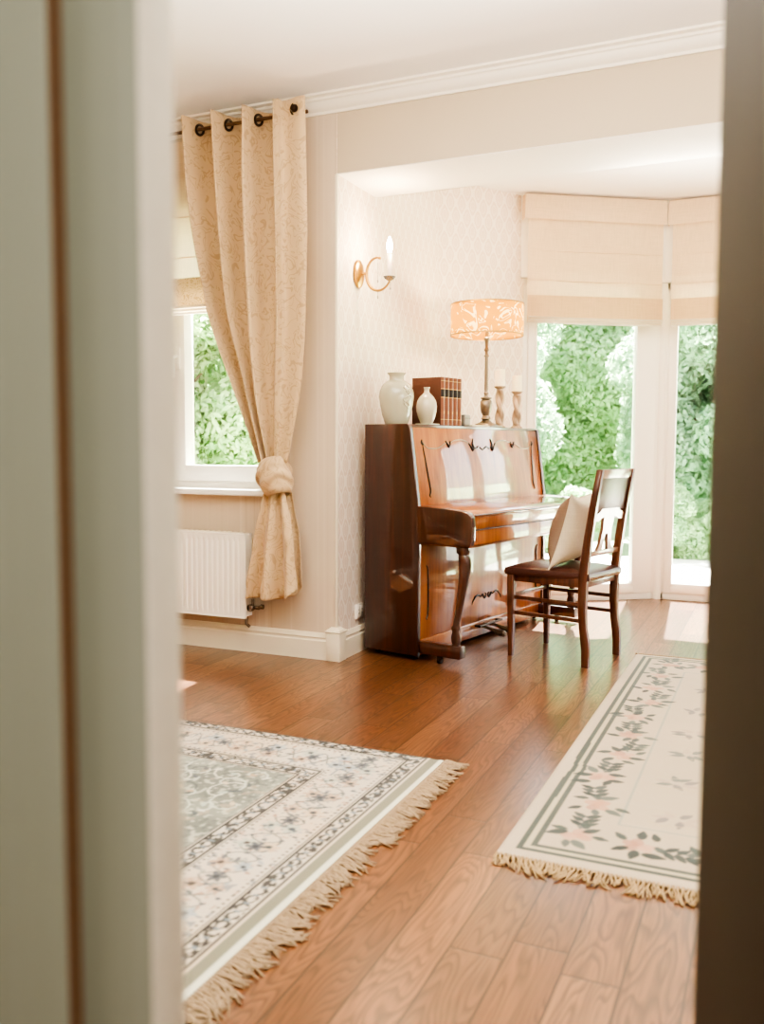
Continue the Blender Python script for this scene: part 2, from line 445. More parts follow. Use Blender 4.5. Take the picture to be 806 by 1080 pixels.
# bay windows: frame, glass
def bay_window(name, p, q, lst, rst, handle=None):
    d = math.hypot(q[0] - p[0], q[1] - p[1]); a = math.atan2(q[1] - p[1], q[0] - p[0])
    w = struct_empty(name, (p[0], p[1], 0), a)
    H = 2.30; y0, y1 = .01, .09
    f = MB()
    f.box((0, y0, 0), (.045, y1, H), .004); f.box((d - .045, y0, 0), (d, y1, H), .004)
    f.box((0, y0, 0), (d, y1, .05), .004); f.box((0, y0, H - .05), (d, y1, H), .004)
    f.box((-.02, -.02, H), (d + .02, .12, CZ))
    f.build('window_frame', M['frame'], w)
    s_ = MB()
    s_.box((.045, y0 - .012, .05), (lst, y1 - .01, H - .05), .008); s_.box((d - rst, y0 - .012, .05), (d - .045, y1 - .01, H - .05), .008)
    s_.box((lst - .01, y0 - .012, .05), (d - rst + .01, y1 - .01, .125), .008); s_.box((lst - .01, y0 - .012, H - .13), (d - rst + .01, y1 - .01, H - .05), .008)
    for xx in (lst, d - rst):
        s_.box((xx - .012, y0 - .02, .11), (xx + .004, y0 + .01, H - .12), .003)
    s_.build('sash', M['frame'], w)
    g = MB(); g.box((lst - .01, .045, .12), (d - rst + .01, .053, H - .12)); g.build('pane', M['glass'], w, smooth=False)
    if handle:
        h = MB(); hx = handle
        h.box((hx - .014, -.02, .96), (hx + .014, 0, 1.1), .005); h.tube([(hx, -.012, 1.05), (hx, -.045, 1.05), (hx, -.05, 1.04), (hx, -.05, .93)], .009, 8)
        h.build('handle', M['frame'], w)
    return w
bay_window('window_2', P[2], P[3], .107, .19)
bay_window('window_3', P[3], P[4], .10, .10)
bay_window('window_4', P[4], P[5], .19, .107)
# corner posts between the bay windows
b = MB(); b.lathe([(.056, 0), (.056, CZ)], (P[3][0] - .01, P[3][1] + .05, 0), 12); b.build('trim_1', M['frame'], kind='structure')
b = MB(); b.lathe([(.035, 0), (.035, CZ)], (P[4][0] + .005, P[4][1] + .045, 0), 12); b.build('trim_2', M['frame'], kind='structure')
b = MB(); b.lathe([(.06, 0), (.06, CZ)], (P[2][0] - .02, P[2][1] + .07, 0), 12); b.build('trim_3', M['frame'], kind='structure')

# left window
w = struct_empty('window_1', (0, 0, 0))
f = MB(); fy0, fy1 = WY + .10, WY + .18
f.box((WX0, fy0, WZ0), (WX0 + .06, fy1, WZ1), .004); f.box((WX1 - .06, fy0, WZ0), (WX1, fy1, WZ1), .004)
f.box((WX0, fy0, WZ0), (WX1, fy1, WZ0 + .055), .004); f.box((WX0, fy0, WZ1 - .06), (WX1, fy1, WZ1), .004)
f.build('window_frame', M['frame'], w)
for (sx0, sx1) in ((WX0 + .05, -3.185), (-3.18, WX1 - .05)):
    s_ = MB(); a_ = .085
    s_.box((sx0, fy0 - .02, WZ0 + .05), (sx0 + a_, fy1 - .01, WZ1 - .05), .008); s_.box((sx1 - a_, fy0 - .02, WZ0 + .05), (sx1, fy1 - .01, WZ1 - .05), .008)
    s_.box((sx0 + a_ - .01, fy0 - .02, WZ0 + .05), (sx1 - a_ + .01, fy1 - .01, 1.01), .008); s_.box((sx0 + a_ - .01, fy0 - .02, WZ1 - .14), (sx1 - a_ + .01, fy1 - .01, WZ1 - .05), .008)
    so = s_.build('sash', M['frame'], w)
    g = MB(); g.box((sx0 + a_ - .005, WY + .145, 1.005), (sx1 - a_ + .005, WY + .152, WZ1 - .135)); g.build('pane', M['glass'], so, smooth=False)
h = MB(); h.box((-3.15, fy0 - .035, 1.55), (-3.12, fy0 - .018, 1.67), .004); h.tube([(-3.135, fy0 - .03, 1.62), (-3.135, fy0 - .065, 1.62), (-3.135, fy0 - .07, 1.61), (-3.135, fy0 - .07, 1.5)], .009, 8); h.build('handle', M['frame'], w)
b = MB(); b.box((WX0 - .03, WY - .055, WZ0 - .018), (WX1 + .02, WY - .0, WZ0 + .015), .006, 3); b.box((WX0 + .001, WY - .01, WZ0 + .001), (WX1 - .001, fy0 + .01, WZ0 + .015)); b.build('window_sill', M['sill'], w)
b = MB(); wy = XR
b.box((XR + .06, 1.0, .85), (XR + .12, 1.07, 2.4)); b.box((XR + .06, 3.13, .85), (XR + .12, 3.2, 2.4)); b.box((XR + .06, 2.06, .85), (XR + .12, 2.14, 2.4)); b.box((XR + .06, 1.0, .85), (XR + .12, 3.2, .93)); b.box((XR + .06, 1.0, 2.32), (XR + .12, 3.2, 2.4))
o = b.build('window_fill', M['frame'], kind='structure', smooth=False)  # unseen window frame, added with the opening for extra sky light

# baseboards
def bboard(name, p, q, inward=1):
    d = math.hypot(q[0] - p[0], q[1] - p[1]); a = math.atan2(q[1] - p[1], q[0] - p[0])
    prof = [(0, 0), (-.020, 0), (-.020, .098), (-.015, .104), (-.015, .112), (-.018, .118), (-.012, .132), (-.008, .140), (0, .140)]
    b = MB(); b.prism(prof, 0, 0, d)
    return b.build(name, M['trim'], loc=(p[0], p[1], 0), rz=a, kind='structure', ang=25)
bboard('baseboard_back', (XL, WY), (-2.135, WY))
bboard('baseboard_bay_left', (XC, 4.17), P[1])
bboard('baseboard_bay_corner', P[1], P[2])
bboard('baseboard_right', (BX + .05, WY), (XR, WY))
# corner plinth block
b = MB()
b.box((-2.142, WY - .028, 0), (XC + .028, WY + .05, .150), .002)
b.box((-2.148, WY - .034, .150), (XC + .034, WY + .056, .158), .003); b.prism([(-2.142, WY - .028), (XC + .028, WY - .028), (XC + .028, WY + .05), (-2.142, WY + .05)], 2, .158, .163)
b.loft([((-2.142 + XC + .028) / 2, WY + .011, .163, .038, .036), ((-2.142 + XC + .028) / 2, WY + .011, .176, .022, .02)])
b.build('trim_4', M['trim'], kind='structure')
# narrow edge moulding on the corner
b = MB(); b.box((XC - .012, WY - .004, .17), (XC + .003, WY + .012, 2.485), .003); b.build('trim_5', M['trim'], kind='structure')

# cornice
b = MB(); b.prism([(WY, 2.782), (WY - .012, 2.782), (WY - .014, 2.795), (WY - .024, 2.80), (WY - .034, 2.806), (WY - .046, 2.82), (WY - .052, 2.832), (WY - .062, 2.836), (WY - .064, 2.846), (WY - .088, 2.85), (WY - .09, CZ), (WY, CZ)], 0, XL, XR)
b.build('trim_cornice', M['cornice'], kind='structure', ang=20)

# ------------------------------------------------------------------ doorway we look through
DY = .5236
LX = -.422
b = MB()
b.box((XL, DY - .03, 0), (-1.03, DY + .10, CZ)); b.box((.19, DY - .03, 0), (XR, DY + .10, CZ)); b.box((-1.03, DY - .03, 2.10), (.19, DY + .10, CZ))
b.build('wall_front', M['stripe'], kind='structure', smooth=False)
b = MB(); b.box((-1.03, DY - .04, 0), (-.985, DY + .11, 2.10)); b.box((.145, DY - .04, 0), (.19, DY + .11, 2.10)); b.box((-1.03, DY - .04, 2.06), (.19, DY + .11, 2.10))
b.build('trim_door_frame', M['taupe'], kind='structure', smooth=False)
# left leaf, closed, sage, with a run groove
dl = struct_empty('door_1', (0, 0, 0))
gx = -.500
b = MB()
b.box((gx + .008, DY, .01), (LX, DY + .039, 2.05), .003, 2)
b.box((-.98, DY, .01), (gx - .008, DY + .039, 2.05), .003, 2)
b.box((gx - .02, DY + .008, .01), (gx + .02, DY + .036, 2.05))
lo = b.build('door_leaf', M['sage'], dl)
b = MB(); b.box((gx - .0079, DY + .0035, .012), (gx + .0079, DY + .02, 2.048)); b.build('groove', M['groove'], dl)
b = MB(); b.box((LX - .002, DY + .001, .012), (LX + .0015, DY + .0385, 2.048), .001); b.build('door_edge', M['edge'], dl)
# right leaf, swung into the room, taupe darkened as shade
hx_, hy_ = .133, .545
qx, qy = -.072, 1.035
ln = math.hypot(qx - hx_, qy - hy_); an = math.atan2(qy - hy_, qx - hx_)
dr = struct_empty('door_2', (hx_, hy_, 0), an)
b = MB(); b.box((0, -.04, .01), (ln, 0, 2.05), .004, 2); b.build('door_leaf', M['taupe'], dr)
b = MB(); b.box((ln - .06, .0, .98), (ln - .025, .006, 1.2), .002); b.build('door_plate', M['brass'], dr)
# move the plate to the far (room) side of the leaf
dr.children[-1].location = (0, -.046, 0)
# hall behind the camera
b = MB(); b.box((-1.9, -2.2, 0), (-1.8, DY - .03, CZ)); b.build('wall_hall_left', M['sage'], kind='structure', smooth=False)
b = MB(); b.box((1.3, -2.2, 0), (1.4, DY - .03, CZ)); b.build('wall_hall_right', M['trim'], kind='structure', smooth=False)
b = MB(); b.box((XL, -2.3, 0), (XR, -2.2, CZ)); b.build('wall_hall_back', M['trim'], kind='structure', smooth=False)

# ------------------------------------------------------------------ roman blinds
def blind(name, label, loc, rz, wdt, ztop, zbot, band=False, glow=None, group=None):
    t = thing(name, label, 'blind', loc, rz, group)
    def fn(u, v):
        z = ztop - .01 - v * (ztop - .01 - zbot)
        x = u * wdt
        k = v * 5.0
        y = -.004 * abs(math.sin(PI * k)) ** .3 + .006 * mnoise.noise(Vector((x * 3, z * 1.4, 3.1))) + .0025 * mnoise.noise(Vector((x * 14 + z * 5, z * 5, 1.0)))
        return (x, y, z)
    b = MB(); b.grid(fn, 60, 60)
    b.build('blind_cloth', M['blind'], t)
    # stitched rod pockets
    for k in range(1, 3):
        z = ztop - .17 - k * (ztop - zbot - .3) / 2.75
        b = MB(); b.tube([(.004, -.004, z), (wdt / 2, -.006, z), (wdt - .004, -.004, z)], .0035, 6); b.build('rod_pocket', M['blind'], t)
    # valance
    def fv(u, v):
        z = ztop - v * .165; x = -.03 + u * (wdt + .04)
        return (x, -.03 - .006 * v + .005 * mnoise.noise(Vector((x * 4, z * 4, 8))), z)
    b = MB(); b.grid(fv, 50, 8); b.grid(lambda u, v: (-.03 - .0, -.03 + u * .07, ztop - v * .165), 4, 6)
    b.box((-.03, -.03, ztop - .012), (wdt + .01, .03, ztop)); b.build('valance', M['blind'], t)
    # bottom band and stacked hems
    hb = .15
    def fb(u, v):
        z = zbot + .03 + hb - v * hb; x = u * wdt
        return (x, -.018 + .004 * mnoise.noise(Vector((x * 4, z * 3, 2))), z)
    b = MB(); b.grid(fb, 40, 8); b.build('bottom_band', M['band'] if band else M['blind2'], t)
    for k in range(3):
        b = MB(); zz = zbot + .034 - k * .016; x0, x1 = .002, wdt - .002
        b.grid(lambda u, v: (x0 + u * (x1 - x0), -.024 + .01 * k + .012 * math.cos(PI * v) + .002 * math.sin(u * 23 + k), zz - .012 * math.sin(PI * v) - .004 * math.sin(u * PI * .9)), 30, 6)
        b.build('hem_fold', M['blindhem'], t)
    return t
M['blind2'] = m_linen('linen blind lined', L4(228, 202, 168), .4)
def dirv(p, q):
    d = math.hypot(q[0] - p[0], q[1] - p[1]); return (q[0] - p[0]) / d, (q[1] - p[1]) / d, d
def bay_blind(p, q, label, s0, s1):
    dx, dy, d = dirv(p, q); nx, ny = dy, -dx
    off = .10
    return blind('roman_blind', label, (p[0] + nx * off + dx * s0, p[1] + ny * off + dy * s0, 0), math.atan2(dy, dx), s1 - s0, CZ - .018, 1.985)
bay_blind(P[2], P[3], 'beige roman blind lowered over the bay window beside the table lamp', .0, .995)
bay_blind(P[3], P[4], 'beige roman blind over the bay window nearest the dark door edge', .062, 1.0)
bay_blind(P[4], P[5], 'beige roman blind on the right slanted bay window hidden by the door', .10, 1.06)
blind('roman_blind', 'cream roman blind with a patterned gold bottom band behind the curtain', (-4.17, WY - .034, 0), 0, 1.80, 2.74, 1.845, True)

# ------------------------------------------------------------------ curtain on its rod
ct = thing('curtain', 'beige floral curtain knotted low and hanging from dark eyelets beside the radiator', 'curtain', (-2.535, 3.972, 0))
def interp(tab, t):
    for (a, va), (b_, vb) in zip(tab, tab[1:]):
        if (a - t) * (b_ - t) <= 0:
            k = (t - a) / (b_ - a) if b_ != a else 0
            k2 = k
            return va + (vb - va) * k2
    return tab[-1][1] if abs(t - tab[-1][0]) < abs(t - tab[0][0]) else tab[0][1]
ZT, ZK = 2.805, 1.035
Cx, Cy = -2.56, 4.0
cols = [  # s position, table z->x of fold crests
    (0.0, [(2.806, -2.925), (2.365, -2.893), (1.817, -2.785), (1.467, -2.65), (1.035, -2.492)]),
    (.25, [(2.806, -2.742), (2.348, -2.713), (1.811, -2.665), (1.366, -2.544), (1.035, -2.46)]),
    (.50, [(2.806, -2.560), (2.333, -2.560), (1.804, -2.546), (1.366, -2.498), (1.035, -2.43)]),
    (.75, [(2.806, -2.381), (2.314, -2.379), (1.795, -2.376), (1.364, -2.390), (1.035, -2.395)]),
    (1.0, [(2.806, -2.203), (2.387, -2.193), (1.925, -2.200), (1.456, -2.229), (1.035, -2.318)])]
def smooth_tab(tab, z):
    # catmull-rom through the table
    n = len(tab)
    for i in range(n - 1):
        if tab[i][0] >= z >= tab[i + 1][0] or i == n - 2:
            t = (tab[i][0] - z) / (tab[i][0] - tab[i + 1][0]); t = min(max(t, 0), 1)
            p1, p2 = tab[i][1], tab[i + 1][1]; p0 = tab[i - 1][1] if i else 2 * p1 - p2; p3 = tab[i + 2][1] if i < n - 2 else 2 * p2 - p1
            return .5 * (2 * p1 + (p2 - p0) * t + (2 * p0 - 5 * p1 + 4 * p2 - p3) * t * t + (3 * p1 - p0 - 3 * p2 + p3) * t ** 3)
def cur(u, v):
    z = ZT - v * (ZT - ZK)
    k = min(int(u * 4), 3); f = u * 4 - k
    # crest leads the fold: crest at f~0..0.35, then fabric turns back
    g = f
    x = smooth_tab(cols[k][1], z) * (1 - g) + smooth_tab(cols[k + 1][1], z) * g
    am = .080 * (1 - .62 * v ** 1.5)
    ph = 2 * PI * (f - .2)
    wv = math.cos(ph)
    wv = math.copysign(abs(wv) ** .6, wv)
    y = -am * wv + .012 * mnoise.noise(Vector((u * 5, z * 1.3, 0)))
    if k == 3 and f > .45: y = -am * (.62 + .15 * math.sin(f * 9)) * (1 if f > .5 else 1)
    if k == 3 and .2 < f <= .45:
        y = -am * (.95)
    x += -.020 * math.sin(ph) * (1 - .5 * v)     # slight overhang of each fold
    x += .004 * mnoise.noise(Vector((u * 9, z * 3, 5)))
    return (x - Cx, y, z)
b = MB(); b.grid(cur, 161, 110)
o = b.build('drape', M['curtain'], ct, ang=80)
md = o.modifiers.new('s', 'SOLIDIFY'); md.thickness = .003
# knot: wrapped band of cloth
def knot(u, v):
    a = 2 * PI * u; t = (v - .5) * 2
    z = .960 + t * .092 + .026 * math.cos(a + .6) * (1 - .3 * abs(t))
    bul = math.sqrt(max(0, 1 - (t * .93) ** 2))
    rx = .034 + .060 * bul; ry = .030 + .052 * bul
    q = 1.5 * t + .9 * math.sin(a - .8)
    wr = .0055 * math.sin(5.2 * q) * bul + .006 * mnoise.noise(Vector((math.cos(a) * 1.6, math.sin(a) * 1.6 + q, q * 2.4)))
    x = -2.394 + .010 * t * t - .020 * t + (rx + wr) * math.cos(a); y = 3.995 + (ry + wr) * math.sin(a)
    return (x - Cx, y - Cy, z)
b = MB(); b.grid(knot, 72, 40, closeu=True)
b.build('tie_knot', M['curtain2'] if 'curtain2' in M else M['curtain'], ct, ang=80)
# tail below the knot
def tail(u, v):
    z = .900 - v * (.900 - .325) + (.06 * max(0, u - .80) / .2 * v)
    xl = interp([(0, -2.440), (.06, -2.458), (.45, -2.512), (1, -2.559)], v); xr = interp([(0, -2.345), (.06, -2.325), (.45, -2.283), (1, -2.262)], v)
    x = xl + (xr - xl) * u
    am = .012 + .030 * v
    y = -am * math.cos(2 * PI * u * 2.1 + .5 + .5 * v) - .01 + .016 * mnoise.noise(Vector((u * 4 + v, v * 4, 3))) + .006 * mnoise.noise(Vector((u * 12, v * 9, 7)))
    return (x - Cx, y, z)
b = MB(); b.grid(tail, 80, 50); b.grid(lambda u, v: (lambda p: (p[0] * 1.0 + .004, .035 - p[1] * .6, p[2] + .015))(tail(u, v)), 60, 40)
o = b.build('tail', M['curtain'], ct, ang=80)
md = o.modifiers.new('s', 'SOLIDIFY'); md.thickness = .003
# eyelets where cloth crosses the rod
for k in range(4):
    xs = [-2.838, -2.660, -2.482, -2.243][k]
    r = MB(); ang = 60 if k < 3 else 0
    bm = bmesh.new()
    R_, r_ = .026, .0065
    pts = []
    for i in range(25):
        a = 2 * PI * i / 24
        if k < 3: pts.append((xs - Cx + R_ * .55 * math.cos(a), .006 + R_ * .5 * math.cos(a), 2.752 + R_ * math.sin(a)))
        else: pts.append((xs - Cx + R_ * .8 * math.cos(a), -.05, 2.752 + R_ * math.sin(a)))
    r.tube(pts, r_, 8, caps=False); r.build('eyelet', M['bronze'], ct)
# rod
rd = thing('curtain_rod', 'thin brown metal curtain rod threaded through the beige curtain', 'curtain rod', (-3.175, 3.972, 2.752))
b = MB(); b.tube([(-1.4, 0, 0), (1.0, 0, 0)], .009, 12); b.build('rod', M['rod'], rd)
b = MB(); b.lathe([(0, 0), (.012, .001), (.014, .01), (.010, .016), (.016, .024), (.020, .036), (.014, .05), (0, .056)], n=20, mat=Matrix.Translation((.965, -.035, -.004)) @ Matrix.Rotation(PI / 2, 4, 'X')); b.build('finial', M['bronze'], rd)
for xx in (-1.2, .85):
    b = MB(); b.tube([(xx, 0, 0), (xx, .1, 0), (xx, .15, 0)], .006, 8); b.box((xx - .02, .145, -.02), (xx + .02, .152, .02), .003); b.build('bracket', M['rod'], rd)

# ------------------------------------------------------------------ radiator
rt = thing('radiator', 'white ribbed panel radiator on the wall under the left window', 'radiator', (-3.3, WY, 0))
rx0, rx1, rz0, rz1 = -4.05 + 3.3, -2.577 + 3.3, .198, .656
def rad(u, v):
    x = rx0 + .012 + u * (rx1 - rx0 - .024); z = rz0 + .008 + v * (rz1 - rz0 - .016)
    y = -.110
    px = (x / .0333) % 1
    if .05 < v < .95:
        e = min(1, (v - .05) / .04, (.95 - v) / .04)
        y += .006 * e * (math.exp(-((px - .5) / .14) ** 2))
    if u < .02 or u > .98: y = -.110
    return (x, y, z)
b = MB(); b.grid(rad, 440, 30); b.build('front_panel', M['radiator'], rt, ang=80)
b = MB(); b.box((rx0, -.107, rz0), (rx1, -.10, rz1), .003); b.box((rx0, -.112, rz0), (rx0 + .012, -.10, rz1), .003); b.box((rx1 - .012, -.112, rz0), (rx1, -.10, rz1), .003)
b.box((rx0, -.112, rz0), (rx1, -.10, rz0 + .01), .003); b.box((rx0, -.112, rz1 - .01), (rx1, -.10, rz1), .003); b.build('panel_rim', M['radiator'], rt)
b = MB(); b.box((rx0 + .01, -.10, rz0 + .01), (rx1 - .008, -.035, rz1 - .004), .003); b.build('convector_body', M['radiator'], rt)
b = MB()
for k in range(40): b.box((rx0 + .03 + k * .036, -.095, rz1 - .006), (rx0 + .045 + k * .036, -.04, rz1 + .001))
b.build('top_grille', M['trim'], rt)
b = MB(); b.tube([(rx1 - .03, -.06, rz0 + .02), (rx1 - .03, -.06, rz0 - .035), (rx1 - .01, -.06, rz0 - .05)], .008, 8); b.build('pipe', M['chrome'], rt)
vv = MB(); vx = rx1 + .03
vv.tube([(vx - .045, -.06, .255), (vx + .02, -.06, .255)], .011, 12); vv.tube([(vx - .02, -.06, .255), (vx - .02, -.06, .30)], .008, 10); vv.tube([(vx + .01, -.06, .255), (vx + .01, -.004, .255)], .009, 10)
vv.lathe([(0, 0), (.017, 0), (.019, .008), (.019, .028), (.014, .034), (0, .034)], n=20, mat=Matrix.Translation((vx - .022, -.06, .255)) @ Matrix.Rotation(PI / 2, 4, 'X'))
vv.lathe([(0, 0), (.013, 0), (.013, .014), (0, .014)], n=20, mat=Matrix.Translation((vx + .045, -.06, .262)) @ Matrix.Rotation(-PI / 2, 4, 'Y'))
vv.build('valve', M['chrome'], rt)

# ------------------------------------------------------------------ outlet
ot = thing('wall_outlet', 'white double wall outlet low on the wallpaper behind the piano', 'outlet', (XC, 4.375, .222))
b = MB(); b.box((0, -.042, -.04), (.012, .042, .04), .003); b.build('cover_plate', M['outlet'], ot)
for yy in (-.02, .021):
    b = MB(); b.box((.011, yy - .016, -.028), (.0155, yy + .016, .028), .003); fo = b.build('socket', M['outlet'], ot)
    b = MB()
    for zz in (-.01, .01): b.lathe([(0, 0), (.0035, 0), (.0035, .001), (0, .001)], n=10, mat=Matrix.Translation((.0152, yy, zz)) @ Matrix.Rotation(PI / 2, 4, 'Y'))
    b.build('pin_hole', M['dark'], fo)

# ------------------------------------------------------------------ wall sconce
sc = thing('wall_sconce', 'brass wall sconce with a curled arm and one lit candle bulb', 'sconce', (XC, 4.362, 2.03))
b = MB(); b.lathe([(0, 0), (.060, 0), (.064, .006), (.062, .016), (.052, .022), (.044, .024), (.020, .030), (0, .031)], n=40, mat=Matrix.Rotation(PI / 2, 4, 'Y') @ Matrix.Scale(1.15, 4, (1, 0, 0)) @ Matrix.Scale(.82, 4, (0, 1, 0)))
b.build('back_plate', M['brass'], sc)
cx, cz = .112, -.003
pts = []; rr = []
for i in range(33):
    a = math.radians(72 + i * (262 / 32)); k = i / 32
    rxx = .058 + .012 * k; rzz = .080 + .006 * k
    pts.append((cx + rxx * math.cos(a) + .012 * k, 0, cz + rzz * math.sin(a) - .008 * k)); rr.append(.0045 + .004 * math.sin(PI * k))
b = MB(); b.tube([(.028, 0, 0), (.045, 0, 0), (.056, 0, 0)], [.011, .007, .009], 12); b.tube(pts, rr, 10)
b.lathe([(0, -.008), (.007, -.006), (.009, 0), (.007, .006), (0, .008)], pts[0], 12)
b.lathe([(0, -.009), (.008, -.006), (.010, 0), (.008, .006), (0, .009)], (pts[20][0], 0, pts[20][2]), 12)
b.build('arm', M['brass'], sc)
tip = (.186, 0, -.042)
b = MB(); b.tube([pts[-1], (.184, 0, -.052), (.186, 0, -.045)], .005, 8)
b.lathe([(0, -.008), (.008, -.006), (.010, 0), (.018, .004), (.014, .008), (.013, .014), (0, .014)], tip, 24); b.build('candle_cup', M['brass'], sc)
b = MB(); b.lathe([(.012, -.004), (.022, .002), (.030, .012), (.033, .016), (.030, .014), (.018, .006), (.010, .002)], tip, 30); b.build('drip_dish', M['crystal'], sc)
b = MB(); b.lathe([(0, .008), (.0125, .008), (.0125, .135), (.010, .138), (0, .138)], tip, 24); b.build('candle_sleeve', M['cup'], sc)
b = MB(); b.lathe([(0, .136), (.009, .138), (.012, .150), (.0155, .168), (.0145, .185), (.009, .205), (.003, .220), (0, .222)], tip, 24); b.build('candle_bulb', M['bulb'], sc)
for (dx, dz, ll) in ((.118, -.088, .045), (.19, -.052, .04), (.118, .05, .10)):
    b = MB(); b.tube([(dx, .002, dz), (dx, .002, dz - ll + .012)], .0008, 5); b.lathe([(0, 0), (.004, .006), (.003, .014), (0, .018)], (dx, .002, dz - ll - .004), 8); b.build('crystal_drop', M['crystal'], sc)

# ------------------------------------------------------------------ upright piano
PA = math.radians(78)
PB = (-2.038, 4.349)
pn = thing('upright_piano', 'glossy reddish brown upright piano with closed lid and black scroll inlays', 'piano', (PB[0], PB[1], 0), PA)
def pw(Lx, Dd):  # piano local -> room
    return (PB[0] + Lx * math.cos(PA) + Dd * math.sin(PA), PB[1] + Lx * math.sin(PA) - Dd * math.cos(PA))
PL, PH = 1.50, 1.236
# local coordinates: x = length, y = -D (front toward -y)
def pf(D, z): return (-D, z)
side = [pf(0, .028), pf(.342, .028), pf(.343, .80), pf(.287, 1.215), pf(.280, 1.233), pf(.268, PH), pf(0, PH)]
for s0, s1 in ((0, .032), (PL - .032, PL)):
    b = MB(); b.prism(side, 0, s0, s1, .0035); b.build('side_panel', M['wood_shaded'], pn)
b = MB(); b.box((.03, -.27, PH - .028), (PL - .03, 0, PH - .002), .003); b.build('top_lid', M['wood_shaded'], pn)
b = MB(); b.prism([pf(.268, PH - .012), pf(.280, PH - .012), pf(.280, PH - .001), pf(.268, PH - .001)], 0, .02, PL - .02, .002); b.build('top_edge', M['wood_dark'], pn)
b = MB(); b.prism([pf(.255, PH - .03), pf(.276, PH - .016), pf(.335, .80), pf(.315, .80)], 0, .032, PL - .032, .002); up = b.build('upper_panel', M['wood_lit'], pn)
b = MB(); b.box((.02, -.05, .03), (PL - .02, -.02, PH - .02)); b.build('back_board', M['wood_dark'], pn)
b = MB(); b.box((.032, -.332, .10), (PL - .032, -.312, .62), .002); lp = b.build('lower_panel', M['wood_lit'], pn)
b = MB(); b.box((.032, -.338, .026), (PL - .032, -.31, .108), .004); b.build('bottom_rail', M['wood_lit'], pn)
# key bed, cheeks, lid
cheek = [pf(.335, .622), pf(.60, .618), pf(.652, .622), pf(.661, .65), pf(.664, .72), pf(.658, .77), pf(.640, .789), pf(.60, .798), pf(.50, .806), pf(.335, .813)]
for s0, s1 in ((0.0, .042), (PL - .042, PL)):
    b = MB(); b.prism(cheek, 0, s0, s1, .004); b.build('cheek', M['wood_shaded'], pn)
b = MB(); b.prism([pf(.33, .790), pf(.62, .778), pf(.655, .765), pf(.656, .775), pf(.645, .785), pf(.60, .797), pf(.50, .805), pf(.33, .812)], 0, .044, PL - .044, .002); b.build('key_lid', M['wood_lit'], pn)
b = MB(); b.prism([pf(.60, .705), pf(.650, .703), pf(.655, .765), pf(.60, .775)], 0, .044, PL - .044, .003); b.build('lid_front', M['wood_lit'], pn)
b = MB(); b.prism([pf(.60, .62), pf(.648, .62), pf(.652, .63), pf(.650, .698), pf(.60, .698)], 0, .044, PL - .044, .003); b.build('key_slip', M['wood_lit'], pn)
b = MB(); b.box((.04, -.645, .699), (PL - .04, -.60, .705)); b.box((.04, -.60, .63), (PL - .04, -.33, .78)); b.box((.044, -.6545, .7635), (PL - .044, -.62, .7665)); b.build('key_bed', M['wood_dark'], pn)
b = MB(); b.tube([(.044, -.6575, .776), (PL - .044, -.6575, .776)], .003, 8); b.tube([(.044, -.654, .7015), (PL - .044, -.654, .7015)], .002, 6); b.build('lid_beading', M['inlay'], pn)
b = MB(); b.box((.05, -.62, .608), (PL - .05, -.34, .626), .004); b.build('key_bed_board', M['wood_lit'], pn)
# legs, toe blocks, casters
for lx_ in (.048, PL - .048):
    prof = [(.612, .588, .030, .030), (.585, .588, .030, .030), (.575, .590, .022, .022), (.56, .596, .026, .027), (.53, .600, .025, .028), (.48, .598, .022, .026), (.42, .590, .019, .023), (.34, .577, .016, .019), (.26, .562, .014, .016),
            (.21, .553, .014, .016), (.20, .551, .019, .021), (.19, .550, .019, .021), (.175, .549, .015, .016), (.150, .552, .021, .024), (.125, .552, .020, .022), (.112, .552, .016, .018), (.100, .552, .020, .022)]
    b = MB(); b.loft([(lx_, -D, z, hx, hy) for z, D, hx, hy in prof]); b.build('leg', M['wood_shaded'], pn, ang=50)
    b = MB(); b.box((lx_ - .030, -.590, .040), (lx_ + .030, -.33, .104), .006); tb = b.build('toe_block', M['wood_shaded'], pn)
    b = MB()
    b.lathe([(0, -.010), (.012, -.010), (.019, -.008), (.019, .008), (.012, .010), (0, .010)], n=24, mat=Matrix.Translation((lx_ - .01, -.46, .0195)) @ Matrix.Rotation(PI / 2, 4, 'X'))
    b.box((lx_ - .015, -.475, .02), (lx_ - .005, -.445, .042), .002); b.build('caster', M['bronze'], tb)
for lx_ in (.06, PL - .06):
    b = MB(); b.lathe([(0, -.010), (.012, -.010), (.0150, -.008), (.0150, .008), (.012, .010), (0, .010)], n=20, mat=Matrix.Translation((lx_, -.30, .0155)) @ Matrix.Rotation(PI / 2, 4, 'X')); b.build('caster', M['bronze'], pn)
    b = MB(); b.lathe([(0, -.010), (.012, -.010), (.0150, -.008), (.0150, .008), (.012, .010), (0, .010)], n=20, mat=Matrix.Translation((lx_, -.05, .0155)) @ Matrix.Rotation(PI / 2, 4, 'X')); b.build('caster', M['bronze'], pn)
# pedals
for lx_ in (.685, .785):
    b = MB(); pts = [(lx_, -.32, .075), (lx_, -.37, .074), (lx_, -.41, .066), (lx_ - .004, -.45, .056), (lx_ - .008, -.49, .052), (lx_ - .009, -.50, .051)]
    b.tube(pts, [.008, .009, .010, .016, .019, .010], 10); b.build('pedal', M['pewter'], pn)
b = MB(); b.tube([(.60, -.372, .092), (.87, -.372, .092)], .007, 8); b.tube([(.61, -.372, .092), (.61, -.33, .09)], .006, 8); b.tube([(.86, -.372, .092), (.86, -.33, .09)], .006, 8); b.build('pedal_bar', M['bronze'], pn)
